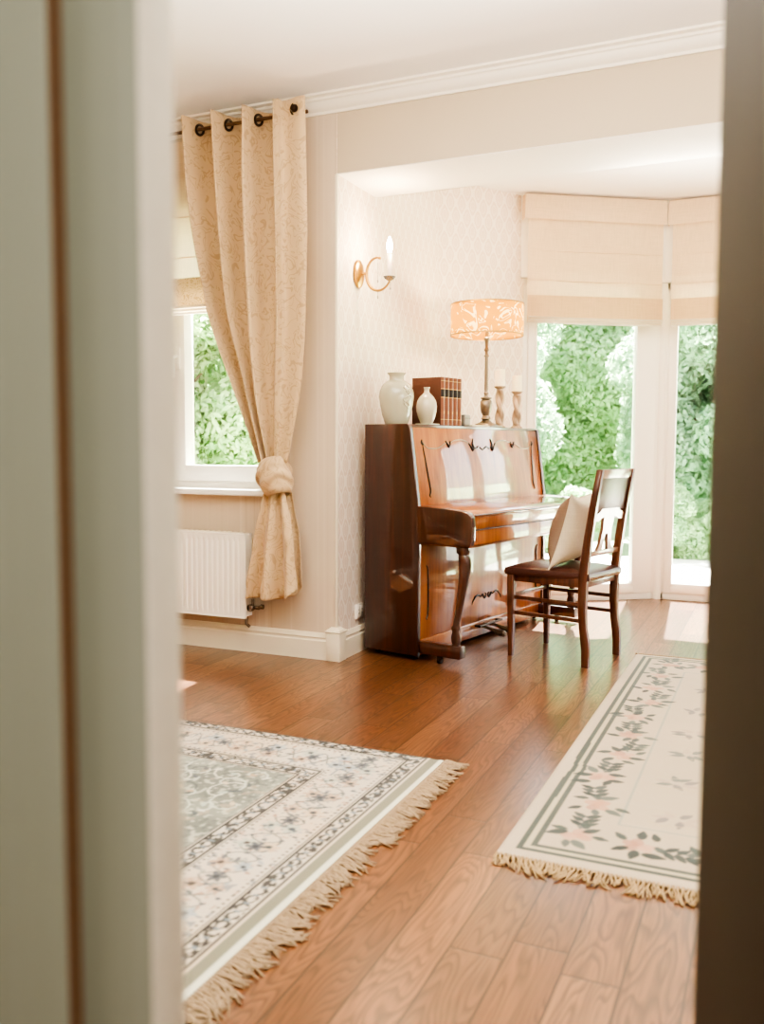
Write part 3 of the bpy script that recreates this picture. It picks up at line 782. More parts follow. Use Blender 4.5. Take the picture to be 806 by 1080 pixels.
# scroll inlays
def crv(pts, n=8):
    out = []; P_ = [Vector(p) for p in pts]
    for i in range(len(P_) - 1):
        p1, p2 = P_[i], P_[i + 1]; p0 = P_[i - 1] if i else p1 * 2 - p2; p3 = P_[i + 2] if i < len(P_) - 2 else p2 * 2 - p1
        for k in range(n):
            t = k / n; out.append(.5 * (2 * p1 + (p2 - p0) * t + (2 * p0 - 5 * p1 + 4 * p2 - p3) * t * t + (3 * p1 - p0 - 3 * p2 + p3) * t ** 3))
    out.append(P_[-1]); return out
cm = PL / 2
def up_y(z): return -(.276 + (PH - .016 - z) / (PH - .016 - .80) * .059) - .001
def scroll(pts, r, name, parent, yf, mat):
    P2 = crv([(p[0], p[1], 0) for p in pts]); b = MB(); n = len(P2)
    rad_ = [max(.0012, r * (.45 + .55 * math.sin(PI * min(1, max(0, i / (n - 1)))))) for i in range(n)]
    b.tube([(p.x, yf(p.y), p.y) for p in P2], rad_, 8); return b.build(name, mat, parent)
for sg in (-1, 1):
    X_ = lambda v: cm + sg * v
    scroll([(X_(.632), 1.155), (X_(.640), 1.14), (X_(.628), 1.128), (X_(.632), 1.13)], .006, 'scroll_inlay', up, up_y, M['inlay'])
    scroll([(X_(.630), 1.125), (X_(.622), 1.06), (X_(.612), .98), (X_(.602), .90), (X_(.606), .875), (X_(.614), .862), (X_(.606), .852)], .0055, 'scroll_inlay', up, up_y, M['inlay'])
    scroll([(X_(.632), 1.150), (X_(.60), 1.118), (X_(.55), 1.108), (X_(.48), 1.112), (X_(.42), 1.132), (X_(.385), 1.142)], .0035, 'scroll_inlay', up, up_y, M['pewter'])
    scroll([(X_(.40), 1.15), (X_(.385), 1.135), (X_(.37), 1.118), (X_(.358), 1.13), (X_(.35), 1.15)], .007, 'scroll_inlay', up, up_y, M['inlay'])
    scroll([(X_(.36), 1.135), (X_(.31), 1.152), (X_(.24), 1.158), (X_(.18), 1.148), (X_(.14), 1.128)], .0035, 'scroll_inlay', up, up_y, M['pewter'])
    scroll([(X_(.155), 1.14), (X_(.13), 1.115), (X_(.115), 1.10), (X_(.105), 1.115), (X_(.112), 1.135), (X_(.10), 1.165)], .009, 'scroll_inlay', up, up_y, M['inlay'])
    scroll([(X_(.11), 1.12), (X_(.08), 1.11), (X_(.05), 1.118), (X_(.025), 1.112), (X_(.0), 1.10)], .006, 'scroll_inlay', up, up_y, M['inlay'])
    ly_ = lambda z: -.333
    scroll([(X_(.650), .495), (X_(.638), .47), (X_(.634), .40), (X_(.632), .30), (X_(.636), .235), (X_(.646), .212), (X_(.640), .204)], .0055, 'scroll_inlay', lp, ly_, M['inlay'])
    scroll([(X_(.17), .215), (X_(.155), .24), (X_(.12), .262), (X_(.085), .258), (X_(.075), .250)], .006, 'scroll_inlay', lp, ly_, M['inlay'])
    scroll([(X_(.07), .25), (X_(.05), .262), (X_(.04), .248), (X_(.025), .238), (X_(.012), .252), (X_(.02), .268)], .006, 'scroll_inlay', lp, ly_, M['inlay'])

# ------------------------------------------------------------------ things on the piano
def on_piano(name, label, cat, Lx, D, rz=0, group=None):
    x, y = pw(Lx, D); return thing(name, label, cat, (x, y, PH), PA + rz, group)
v = on_piano('ceramic_vase', 'large white glazed vase with raised floral relief at the left piano end', 'vase', .10, .135)
b = MB(); b.lathe([(0, 0), (.058, 0), (.061, .004), (.064, .012), (.077, .050), (.088, .100), (.094, .145), (.090, .180), (.074, .212), (.052, .228), (.040, .234), (.037, .244), (.039, .258), (.048, .268), (.050, .272), (.046, .272), (.034, .262), (.032, .24), (.0, .23)], n=56); b.build('vase_body', M['ceramic'], v)
def vr(z):
    tb = [(.05, .072), (.1, .088), (.145, .094), (.18, .090), (.21, .075)]
    return interp(tb, z)
for k, (a0, pts) in enumerate(((0, [(0, .07), (.25, .10), (-.05, .13), (.28, .16), (0, .19)]), (.0, [(.3, .08), (0, .11), (.33, .14), (.08, .175), (.3, .19)]), (0, [(.0, .19), (.14, .205), (.3, .19)]), (0, [(.05, .06), (.16, .075), (.28, .06)]))):
    a0 = math.radians(-118)
    b = MB(); P2 = crv([(p[0], p[1], 0) for p in pts], 10)
    b.tube([((vr(p.y)) * math.cos(a0 + p.x * 1.5), (vr(p.y)) * math.sin(a0 + p.x * 1.5), p.y) for p in P2], .0045, 8); b.build('relief', M['ceramic'], v)
v = on_piano('ceramic_vase', 'small pale bottle-shaped vase standing before the brown books', 'vase', .272, .215)
b = MB(); b.box((-.045, -.045, 0), (.062, .045, .008), .002); b.build('coaster', M['ceramic'], v)
b = MB(); b.lathe([(0, .008), (.032, .008), (.035, .012), (.047, .040), (.055, .072), (.057, .100), (.052, .128), (.040, .150), (.024, .166), (.015, .176), (.0135, .190), (.017, .200), (.018, .204), (.013, .204), (.011, .196), (0, .19)], n=48); b.build('vase_body', M['ceramic2'], v)
# books
names = ['first', 'second', 'third', 'fourth', 'fifth']
lab = ['brown leather book nearest the small vase, its whole cover showing', 'brown leather book second from the vase end of the row', 'brown leather book in the middle of the row of five',
       'brown leather book second from the lamp end of the row', 'brown leather book closest to the table lamp']
bk = None
def make_book(x, y, z, rz):
    t = thing('book', '', 'book', (x, y, z), rz, 'brown leather books standing in a row on the piano')
    w_, d_, h_ = .042, .185, .262
    b = MB(); b.box((0, -.003, 0), (.0035, d_, h_), .001); b.box((w_ - .0035, -.003, 0), (w_, d_, h_), .001); b.build('cover', M['book'], t)
    b = MB(); b.grid(lambda u, v_: (u * w_, -.003 - .009 * math.sin(PI * u), v_ * h_), 12, 2); b.build('spine', M['bookspine'], t)
    b = MB(); b.box((.0036, 0, .004), (w_ - .0036, d_ - .006, h_ - .004)); b.build('pages', M['page'], t)
    def bandp(z0, z1, mat, nm):
        b = MB(); b.grid(lambda u, v_: (u * w_, -.0038 - .009 * math.sin(PI * u), z0 + v_ * (z1 - z0)), 12, 2); b.build(nm, mat, t)
    bandp(.155, .195, M['booklabel'], 'spine_label')
    for zz in (.03, .150, .197, .240): bandp(zz, zz + .0035, M['gilt'], 'gilt_line')
    b = MB(); b.box((.018, -.0135, .062), (.024, -.0125, .078)); b.build('gilt_ornament', M['gilt'], t)
    return t
for i in range(5):
    x, y = pw(.335 + i * .0445, .262)
    if i == 0: bk = make_book(x, y, PH, PA); o = bk
    else: o = copy_tree(bk); o.location = (x, y, PH)
    o['label'] = lab[i]
gb = on_piano('small_box', 'small grey box beside the row of brown books', 'box', .585, .245)
b = MB(); b.box((0, -.025, 0), (.065, .03, .066), .008, 3); b.build('box_body', M['grey'], gb)
b = MB(); b.box((.004, -.0265, .044), (.061, -.024, .046)); b.build('lid_seam', M['dark'], gb)
bl = on_piano('booklet', 'thin cream booklet lying flat between books and lamp', 'booklet', .67, .24)
b = MB(); b.box((0, -.03, 0), (.21, .10, .004), .001); b.build('cover', M['paper'], bl); b = MB(); b.box((.003, -.028, .004), (.205, .098, .009), .001); b.build('pages', M['page'], bl)

# table lamp
lm = on_piano('table_lamp', 'lit table lamp with a wide amber patterned drum shade', 'lamp', 1.03, .155)
b = MB(); b.box((-.075, -.075, 0), (.075, .075, .012), .003); b.loft([(0, 0, .012, .062, .062), (0, 0, .022, .055, .055), (0, 0, .030, .034, .034), (0, 0, .045, .022, .022)]); b.build('base', M['pewter'], lm)
b = MB(); b.lathe([(.014, .04), (.030, .055), (.026, .066), (.020, .075), (.031, .095), (.036, .125), (.036, .160), (.031, .168), (.024, .172), (.034, .176), (.034, .184), (.014, .188), (.010, .20), (.016, .21), (.010, .222), (.012, .235), (.0105, .43), (.018, .436), (.010, .446), (.009, .46), (.016, .474), (.009, .49), (.012, .52), (.018, .545), (.010, .552), (.008, .62), (.0, .62)], n=28); b.build('stem', M['pewter'], lm)
Rs = .222
b = MB(); b.lathe([(Rs, .562), (Rs, .744)], n=72); b.build('lamp_shade', M['shade'], lm)
b = MB(); b.lathe([(Rs - .002, .556), (Rs + .002, .556), (Rs + .002, .564), (Rs - .002, .564)], n=72); b.lathe([(Rs - .002, .740), (Rs + .002, .740), (Rs + .002, .748), (Rs - .002, .748)], n=72)
for k in range(3):
    a = k * 2 * PI / 3; b.tube([(0, 0, .732), (Rs * math.cos(a), Rs * math.sin(a), .738)], .002, 6)
b.build('shade_rim', M['brass'], lm)
b = MB(); b.lathe([(0, .615), (.013, .62), (.016, .64), (.030, .668), (.032, .685), (.024, .705), (0, .715)], n=24); b.build('bulb', M['bulbdim'], lm)

# candle holders
def candle(Lx, D, hh, ch, label):
    t = on_piano('candle_holder', label, 'candle holder', Lx, D, group='twisted candle holders on the piano')
    b = MB(); b.lathe([(0, 0), (.038, 0), (.040, .006), (.036, .012), (.026, .018), (.024, .03)], n=32)
    n = 96
    def tw(u, v_):
        a = 2 * PI * u; z = .028 + v_ * (hh - .055)
        r = .0225 + .0075 * math.cos(2 * a + v_ * (hh - .055) * 52); return (r * math.cos(a), r * math.sin(a), z)
    b.grid(tw, 40, 60, closeu=True)
    b.lathe([(.0, hh - .03), (.024, hh - .028), (.022, hh - .018), (.036, hh - .006), (.038, hh), (0, hh)], n=32); b.build('holder', M['twist'], t, ang=60)
    b = MB(); b.lathe([(0, hh), (.031, hh), (.0315, hh + ch - .004), (.028, hh + ch), (.012, hh + ch - .003), (0, hh + ch - .004)], n=32); cd = b.build('candle', M['wax'], t)
    b = MB(); b.tube([(0, 0, hh + ch - .005), (.001, 0, hh + ch + .006)], .001, 5); b.build('wick', M['dark'], cd)
candle(1.205, .155, .262, .105, 'taller twisted wood holder with ivory pillar candle next to the lamp')
candle(1.415, .165, .240, .103, 'shorter twisted wood holder with ivory candle at the piano far end')

# ------------------------------------------------------------------ chair
CA = math.radians(165)
ch = thing('dining_chair', 'dark wooden chair with brown leather seat pulled up to the piano', 'chair', (-1.034, 4.762, 0), CA)
# local x = forward, y = left of the sitter (far side from camera is -y when facing 165 deg)
FW, RW = .392, .372
FX, RX = .222, -.222
for s_ in (-1, 1):
    b = MB(); y = s_ * FW / 2
    b.loft([(FX, y, 0, .013, .013), (FX, y, .10, .0155, .0155), (FX, y, .40, .021, .021), (FX, y, .447, .021, .021)]); b.build('front_leg', M['chair'], ch)
    y = s_ * RW / 2
    b = MB()
    b.loft([(RX + .012, y, 0, .019, .015), (RX + .012, y, .08, .020, .016), (RX + .016, y, .13, .022, .017), (RX + .028, y, .20, .020, .017), (RX + .034, y, .30, .021, .018), (RX + .032, y, .42, .023, .019), (RX + .028, y, .50, .023, .019), (RX + .008, y, .66, .021, .018), (RX - .016, y, .82, .019, .017), (RX - .048, y, 1.003, .016, .016), (RX - .049, y, 1.008, .012, .012)])
    b.build('back_post', M['chair'], ch)
    for z in (.318, .235):
        b = MB(); zz = z
        b.prism([(FX, zz - .010), (FX, zz + .010), (RX + .03, zz + .010 - .0), (RX + .03, zz - .010)], 1, y * 1.02 - .007, y * 1.02 + .007, .003); b.build('stretcher', M['chair'], ch)
    b = MB(); b.box((RX + .03, s_ * .178 - .012, .405), (FX, s_ * .186 + .012, .452), .003); b.build('seat_rail', M['chair'], ch)
b = MB(); b.box((FX - .008, -FW / 2, .315), (FX + .008, FW / 2, .337), .003); b.build('stretcher', M['chairpale'], ch)
b = MB(); b.box((FX - .012, -FW / 2, .405), (FX + .012, FW / 2, .452), .003); b.build('seat_rail', M['chair'], ch)
b = MB(); b.box((RX + .020, -RW / 2, .405), (RX + .042, RW / 2, .452), .003); b.build('seat_rail', M['chair'], ch)
# seat
def seat_pt(u, v_, top=True):
    x = RX - .0 + u * (FX - RX + .026); w_ = (RW + .008) / 2 + ((FW + .05) - (RW + .008)) / 2 * u
    y = (v_ - .5) * 2 * w_
    e = (1 - abs(2 * u - 1) ** 4) * (1 - abs(2 * v_ - 1) ** 4)
    return (x, y, .478 + .022 * max(0, e) ** .6)
b = MB(); b.grid(lambda u, v_: seat_pt(u, v_), 30, 30)
def rim(u, v_):
    t = u * 4; k = int(t) % 4; f = t - int(t)
    uv = [(f, 0), (1, f), (1 - f, 1), (0, 1 - f)][k]
    p = seat_pt(*uv); bul = .005 * math.sin(PI * v_)
    q = Vector((p[0], p[1], 0)); d = Vector((q.x, q.y, 0)).normalized() * bul
    return (p[0] + d.x, p[1] + d.y, .478 - v_ * .036)
b.grid(rim, 80, 6, closeu=True); b.box((RX + .01, -.18, .442), (FX + .01, .18, .478)); b.build('seat', M['leather'], ch, ang=60)
for yy in [-.165 + k * .0275 for k in range(13)]:
    b = MB(); b.lathe([(0, .003), (.003, .0025), (.005, 0)], n=10, mat=Matrix.Translation((RX - .004, yy, .450)) @ Matrix.Rotation(-PI / 2, 4, 'Y')); b.build('nail_head', M['nail'], ch)
def bx_back(z): return interp([(.50, RX + .028), (.66, RX + .008), (.82, RX - .016), (1.003, RX - .048)], z)
# crest, rail, upper leather panel, splat bracket and splat
b = MB(); b.prism([(bx_back(.965) - .013, .962), (bx_back(1.0) - .013, 1.007), (bx_back(1.0) + .013, 1.007), (bx_back(.965) + .013, .962)], 1, -RW / 2, RW / 2, .003); b.build('crest_rail', M['chairpale'], ch)
b = MB(); b.prism([(bx_back(.56) - .010, .560), (bx_back(.59) - .010, .588), (bx_back(.59) + .010, .588), (bx_back(.56) + .010, .560)], 1, -RW / 2, RW / 2, .003); b.build('back_rail', M['chairpale'], ch)
b = MB(); b.prism([(bx_back(.80) - .006, .795), (bx_back(.965) - .006, .965), (bx_back(.965) + .010, .965), (bx_back(.80) + .010, .795)], 1, -RW / 2 + .01, RW / 2 - .01, .003); b.build('back_pad', M['leather'], ch)
def slab(poly, name, mat):
    bm = bmesh.new(); A = []; B = []
    for y, z in poly:
        x = bx_back(z); A.append(bm.verts.new((x - .009, y, z))); B.append(bm.verts.new((x + .007, y, z)))
    n = len(A); bm.faces.new(A); bm.faces.new(B[::-1])
    for k in range(n): bm.faces.new([A[k], B[k], B[(k + 1) % n], A[(k + 1) % n]])
    bmesh.ops.recalc_face_normals(bm, faces=bm.faces[:])
    b = MB(); b._join(bm); return b.build(name, mat, ch)
hw = RW / 2 - .012
slab([(-hw, .742), (-hw, .775), (-.12, .790), (-.10, .806), (.10, .806), (.12, .790), (hw, .775), (hw, .742), (.12, .745), (.085, .758), (.055, .762), (-.055, .762), (-.085, .758), (-.12, .745)], 'splat_bracket', M['chairpale'])
slab([(-.062, .765), (.062, .765), (.052, .70), (.066, .62), (.088, .586), (.034, .586), (.022, .64), (.012, .672), (-.012, .672), (-.022, .64), (-.034, .586), (-.088, .586), (-.066, .62), (-.052, .70)], 'splat', M['chairpale'])

# cushion leaning on the back
cu = thing('cushion', 'cream and taupe square cushion leaning on the chair back', 'cushion', (-1.003, 4.742, .685), CA + math.radians(9))
def cush(side):
    def fn(u, v_):
        a, c_ = 2 * u - 1, 2 * v_ - 1
        pin = 1 - .10 * (1 - abs(a)) ** 1.0 * abs(c_) ** 6 - 0
        y = a * .205 * (1 - .15 * (1 - c_ * c_) * abs(a) ** 2.5); z = c_ * .205 * (1 - .15 * (1 - a * a) * abs(c_) ** 2.5)
        e = max(0, (1 - abs(a) ** 2.6) * (1 - abs(c_) ** 2.6)) ** .72
        x = side * .098 * e + .004 * mnoise.noise(Vector((a * 3, c_ * 3, side * 4))) * e
        return (x, y, z)
    return fn
tilt = Matrix.Rotation(math.radians(-16), 4, 'Y')
for sd, mt, nm in ((1, 'cushion_front', 'front_cover'), (-1, 'cushion', 'back_cover')):
    bm_ = MB(); bm_.grid(cush(sd), 40, 40); bm_.bm.transform(tilt); bm_.build(nm, M[mt], cu, ang=80)
pp = []
for k in range(160):
    t = k / 40; i = int(t); f = t - i
    uv = [(f, 0), (1, f), (1 - f, 1), (0, 1 - f)][i]
    p = cush(0)(*uv); pp.append(p)
pp.append(pp[0])
b = MB(); b.tube(pp, .0028, 6, caps=False); b.bm.transform(tilt); b.build('piping', M['cushion'], cu)

# ------------------------------------------------------------------ rugs (pile colour computed in mesh colours)
def rug_mesh(name, x0, x1, y0, y1, step, colfn, parent, z=.012, wav=.002):
    nx, ny = int((x1 - x0) / step) + 1, int((y1 - y0) / step) + 1
    xs = np.linspace(x0, x1, nx); ys = np.linspace(y0, y1, ny)
    X, Y = np.meshgrid(xs, ys, indexing='ij')
    col = np.clip(colfn(X, Y), 0, 1); lum = col.mean(-1, keepdims=True); col = np.clip(lum + 1.05 * (col - lum), 0.004, 1) ** 1.15 * np.clip(.30 + .85 * lum, 0, .92) / .75
    Z = z + wav * np.sin(X * 3.1 + 1) * np.sin(Y * 2.7)
    edge = np.minimum(np.minimum(X - x0, x1 - X), np.minimum(Y - y0, y1 - Y)); Z = Z - .006 * np.exp(-edge / .006)
    co = np.stack([X, Y, Z], -1).reshape(-1, 3)
    idx = np.arange(nx * ny).reshape(nx, ny)
    q = np.stack([idx[:-1, :-1], idx[1:, :-1], idx[1:, 1:], idx[:-1, 1:]], -1).reshape(-1, 4)
    # skirt
    me = bpy.data.meshes.new(name)
    me.vertices.add(len(co)); me.vertices.foreach_set('co', co.ravel().astype(np.float32))
    me.loops.add(q.size); me.loops.foreach_set('vertex_index', q.ravel().astype(np.int32))
    me.polygons.add(len(q)); me.polygons.foreach_set('loop_start', np.arange(0, q.size, 4, dtype=np.int32)); me.polygons.foreach_set('loop_total', np.full(len(q), 4, dtype=np.int32))
    me.update(); me.validate()
    ca = me.color_attributes.new('Col', 'FLOAT_COLOR', 'POINT')
    c4 = np.ones((len(co), 4), np.float32); c4[:, :3] = col.reshape(-1, 3)
    ca.data.foreach_set('color', c4.ravel())
    me.materials.append(M['rugattr']); me.shade_smooth()
    o = bpy.data.objects.new(name, me); C.objects.link(o); o.parent = parent
    return o
def A(*c): return np.array(lin(c))
def blend(col, m, c): return col * (1 - m[..., None]) + c * m[..., None]
def vnoise(X, Y, s, seed=0):
    r = np.random.default_rng(seed); G = r.random((256, 256))
    x, y = X * s + 100, Y * s + 100; xi, yi = np.floor(x).astype(int), np.floor(y).astype(int); fx, fy = x - xi, y - yi
    fx = fx * fx * (3 - 2 * fx); fy = fy * fy * (3 - 2 * fy)
    g = lambda a, b_: G[a % 256, b_ % 256]
    return (g(xi, yi) * (1 - fx) + g(xi + 1, yi) * fx) * (1 - fy) + (g(xi, yi + 1) * (1 - fx) + g(xi + 1, yi + 1) * fx) * fy
class Painter:
    def __init__(s, X, Y, col): s.X, s.Y, s.col = X, Y, col; s.x0, s.y0 = X[0, 0], Y[0, 0]; s.dx = X[1, 0] - X[0, 0]; s.dy = Y[0, 1] - Y[0, 0]
    def win(s, x, y, r):
        i0 = max(0, int((x - r - s.x0) / s.dx)); i1 = min(s.X.shape[0], int((x + r - s.x0) / s.dx) + 2)
        j0 = max(0, int((y - r - s.y0) / s.dy)); j1 = min(s.X.shape[1], int((y + r - s.y0) / s.dy) + 2)
        return slice(i0, max(i0, i1)), slice(j0, max(j0, j1))
    def ell(s, x, y, a, b_, ang, c, al=1.0, leaf=False, hollow=0):
        w = s.win(x, y, max(a, b_) * 1.2); X, Y = s.X[w] - x, s.Y[w] - y
        if X.size == 0: return
        ca, sa = math.cos(ang), math.sin(ang); u, v_ = (X * ca + Y * sa) / a, (-X * sa + Y * ca) / b_
        r = u * u + (v_ / np.maximum(.05, 1 - .55 * np.maximum(0, u)) if leaf else v_) ** 2
        m = np.clip((1.15 - r) / .3, 0, 1) * al
        if hollow: m = m * np.clip((r - hollow) / .3, 0, 1)
        s.col[w] = blend(s.col[w], m, c)
    def line(s, pts, wd, c, al=1.0):
        for (x0, y0), (x1, y1) in zip(pts, pts[1:]):
            n = max(1, int(math.hypot(x1 - x0, y1 - y0) / (wd * .8)))
            for k in range(n): s.ell(x0 + (x1 - x0) * k / n, y0 + (y1 - y0) * k / n, wd, wd, 0, c, al)

# rug 1: oriental with sage field (left)
R1x1, R1y1 = -1.052, 2.935
def rug1_col(X, Y):
    cream, sage, field, dark = A(214, 202, 184), A(162, 160, 142), A(150, 154, 146), A(48, 48, 56)
    col = np.tile(cream, X.shape + (1,)).reshape(X.shape + (3,)).astype(float)
    col = col.copy()
    d = np.minimum(np.minimum(-1.110 - X, R1y1 - Y), np.minimum(X + 3.3, Y - 1.19))
    n1 = vnoise(X, Y, 9, 1); n2 = vnoise(X, Y, 30, 2); n3 = vnoise(X, Y, 70, 3); n4 = vnoise(X, Y, 4, 4)
    col = blend(col, np.clip(n1 * 1.3 - .4, 0, 1) * .45, A(222, 196, 170)); col = blend(col, np.clip(n4 * 1.5 - .7, 0, 1) * .5, A(202, 208, 208))
    main = (d > .075) & (d < .283)
    col = blend(col, main * ((n3 > .78) & (n2 > .4)) * .55, A(130, 140, 158)); col = blend(col, main * ((n3 < .16)) * .4, A(196, 150, 124))
    fld = d > .36
    fc = blend(np.tile(field, X.shape).reshape(X.shape + (3,)).astype(float), np.clip(n1 * 1.6 - .5, 0, 1) * .6, A(196, 200, 186))
    fc = blend(fc, (n3 > .72) * .6, A(214, 212, 198)); fc = blend(fc, (n3 < .2) * .5, A(104, 116, 122)); fc = blend(fc, (n2 > .8) * .4, A(206, 184, 160))
    col = np.where(fld[..., None], fc, col)
    P_ = Painter(X, Y, col)
    # sage outer strip and selvage
    st = (X > -1.110); col[st] = sage; col[X > -1.074] = A(214, 214, 200)
    # guard borders
    def guard(lo, hi, p):
        g = (d > lo) & (d < hi); col[g] = blend(col[g], np.full(g.sum(), .35), A(206, 200, 190))
        for e in (lo, hi):
            w = np.abs(d - e) < .0035; col[w] = dark
        along = np.where(-1.110 - X < R1y1 - Y, Y, X); mid = (lo + hi) / 2; t = (d - mid) / ((hi - lo) / 2)
        ph = along * 2 * PI / p
        sq = np.abs(t - .55 * np.sin(ph)) < .20; sq2 = np.abs(t + .55 * np.sin(ph * 1.0)) < .15
        m = g & ((sq & (n3 > .12)) | (sq2 & (n3 > .3)) | ((n3 > .62) & (np.abs(t) < .8)))
        col[m] = blend(col[m], np.full(m.sum(), .85), dark)
        m2 = g & (np.cos(ph * 2) > .8) & (np.abs(t) < .35); col[m2] = A(150, 162, 172)
    # patterns need room on the near scale: main motifs
    rr = random.Random(3)
    def flower(x, y, s, c, c2):
        for k in range(6):
            a = k * PI / 3 + .2; P_.ell(x + math.cos(a) * s * .6, y + math.sin(a) * s * .6, s * .42, s * .26, a, c, .75)
        P_.ell(x, y, s * .3, s * .3, 0, c2, .9)
    def vine(x0, y0, x1, y1, n, amp, off):
        L_ = math.hypot(x1 - x0, y1 - y0); tx, ty = (x1 - x0) / L_, (y1 - y0) / L_; nx_, ny_ = -ty, tx
        pts = []
        for k in range(n * 8 + 1):
            s_ = k / (n * 8) * L_; o = amp * math.sin(s_ / L_ * n * PI * 2 + off); pts.append((x0 + tx * s_ + nx_ * o, y0 + ty * s_ + ny_ * o))
        P_.line(pts, .0028, A(150, 150, 146), .7)
        for k in range(0, len(pts), 2):
            x, y = pts[k]; a = rr.random() * 6.28; s_ = rr.uniform(.009, .016)
            P_.ell(x + math.cos(a) * .018, y + math.sin(a) * .018, s_, s_ * .45, a, rr.choice([A(120, 130, 140), A(160, 168, 160), A(190, 150, 128), A(100, 110, 126), A(170, 178, 186)]), .75, True)
        for k in range(3, len(pts), 8):
            x, y = pts[k]; flower(x, y, rr.uniform(.026, .036), rr.choice([A(204, 176, 152), A(176, 186, 196), A(190, 196, 186), A(214, 190, 164)]), rr.choice([A(70, 84, 104), A(110, 92, 90), A(90, 102, 118)]))
    vine(-3.2, R1y1 - .18, -1.30, R1y1 - .18, 14, .05, 0); vine(-3.2, R1y1 - .18, -1.30, R1y1 - .18, 14, .05, PI)
    vine(-1.297, 1.25, -1.297, R1y1 - .14, 12, .05, 0); vine(-1.297, 1.25, -1.297, R1y1 - .14, 12, .05, PI)
    for k in range(9):
        y = 1.3 + k * .19; flower(-1.297, y, .03, A(96, 108, 126), A(62, 74, 94))
        th = [(-1.297 + .07 * math.cos(a / 8 * 2 * PI), y + .095 + .05 * math.sin(a / 8 * 2 * PI)) for a in range(9)]
        for q in th: P_.ell(q[0], q[1], .008, .005, 0, A(96, 108, 130), .8)
    for k in range(11):
        flower(-3.2 + k * .19, R1y1 - .18, .028, A(108, 118, 134), A(66, 76, 94))
    # field motifs
    for k in range(230):
        x, y = rr.uniform(-3.0, -1.5), rr.uniform(1.4, 2.52); a0 = rr.random() * 6.28; rC = rr.uniform(.04, .10)
        if -1.110 - x < .40 or R1y1 - y < .40: continue
        pts = [(x + rC * (1 - t / 9) * math.cos(a0 + t * .55), y + rC * (1 - t / 9) * math.sin(a0 + t * .55)) for t in range(9)]
        P_.line(pts, .0035, rr.choice([A(216, 214, 200), A(206, 210, 200), A(112, 122, 126)]), .75)
        P_.ell(x, y, .016, .009, a0, rr.choice([A(220, 204, 180), A(120, 128, 138), A(190, 200, 194), A(206, 176, 150)]), .85, True)
        P_.ell(pts[0][0], pts[0][1], .018, .008, a0 + 1, rr.choice([A(214, 214, 204), A(104, 116, 126)]), .8, True)
    guard(.014, .066, .085); guard(.292, .348, .085)
    # dotted minor stripes
    for e in (.008, .076, .282, .358):
        w = np.abs(d - e) < .002; col[w] = blend(col[w], np.full(w.sum(), .6), dark)
    along = np.where(-1.110 - X < R1y1 - Y, Y, X)
    for e, pp_ in ((.090, .022), (.271, .022)):
        w = (np.abs(d - e) < .004) & (np.cos(along * 2 * PI / pp_) > .3); col[w] = blend(col[w], np.full(w.sum(), .7), A(96, 92, 100))
    return col
r1 = thing('oriental_rug', 'oriental rug with sage green centre, dark guard borders and fringed end', 'rug', (0, 0, 0))
rug_mesh('rug_pile', -3.3, R1x1, 1.19, R1y1, .0042, rug1_col, r1)
b = MB(); b.box((-3.298, 1.192, .0005), (R1x1 - .002, R1y1 - .002, .006)); b.build('backing', M['fringe'], r1)

def fringe(x0, y0, x1, y1, nx_, ny_, n, ln, mat, parent, seed, braid=0, jit=.012):
    rr = random.Random(seed); b = MB()
    tx, ty = x1 - x0, y1 - y0; L_ = math.hypot(tx, ty); tx /= L_; ty /= L_
    for k in range(n):
        f = (k + .5) / n; px, py = x0 + tx * L_ * f, y0 + ty * L_ * f
        # bundles swing together
        sw = 1.1 * mnoise.noise(Vector((f * 9, seed, 0))) + .9 * mnoise.noise(Vector((f * 45, seed, 3)))
        l = ln * (.62 + .5 * rr.random() + .4 * mnoise.noise(Vector((f * 22, seed, 9))))
        b.tube([(px - nx_ * .004, py - ny_ * .004, .010), (px + nx_ * .006, py + ny_ * .006, .011), (px + nx_ * .012, py + ny_ * .012, .007)], [.0030, .0048, .0026], 6)
        for q in range(3):
            s2 = sw + rr.uniform(-.55, .55); pts = []; kk = rr.uniform(-.004, .004)
            for j in range(8):
                t = j / 7
                off = s2 * l * t * t * .75 + kk * math.sin(t * 8 + q)
                z = max(.0028, .0095 * (1 - t) ** .8 + .010 * max(0, math.sin(t * 5.5 + q)) * rr.random() * t + .0025)
                pts.append((px + nx_ * l * t + tx * off, py + ny_ * l * t + ty * off, z))
            b.tube(pts, [.0018, .0026, .0028, .0026, .0026, .0024, .0022, .0012], 5)
    return b.build('fringe', mat, parent, ang=180)
fringe(R1x1 + .0, 1.19, R1x1 + .0, R1y1 - .004, 1, 0, 170, .085, M['fringe'], r1, 4)

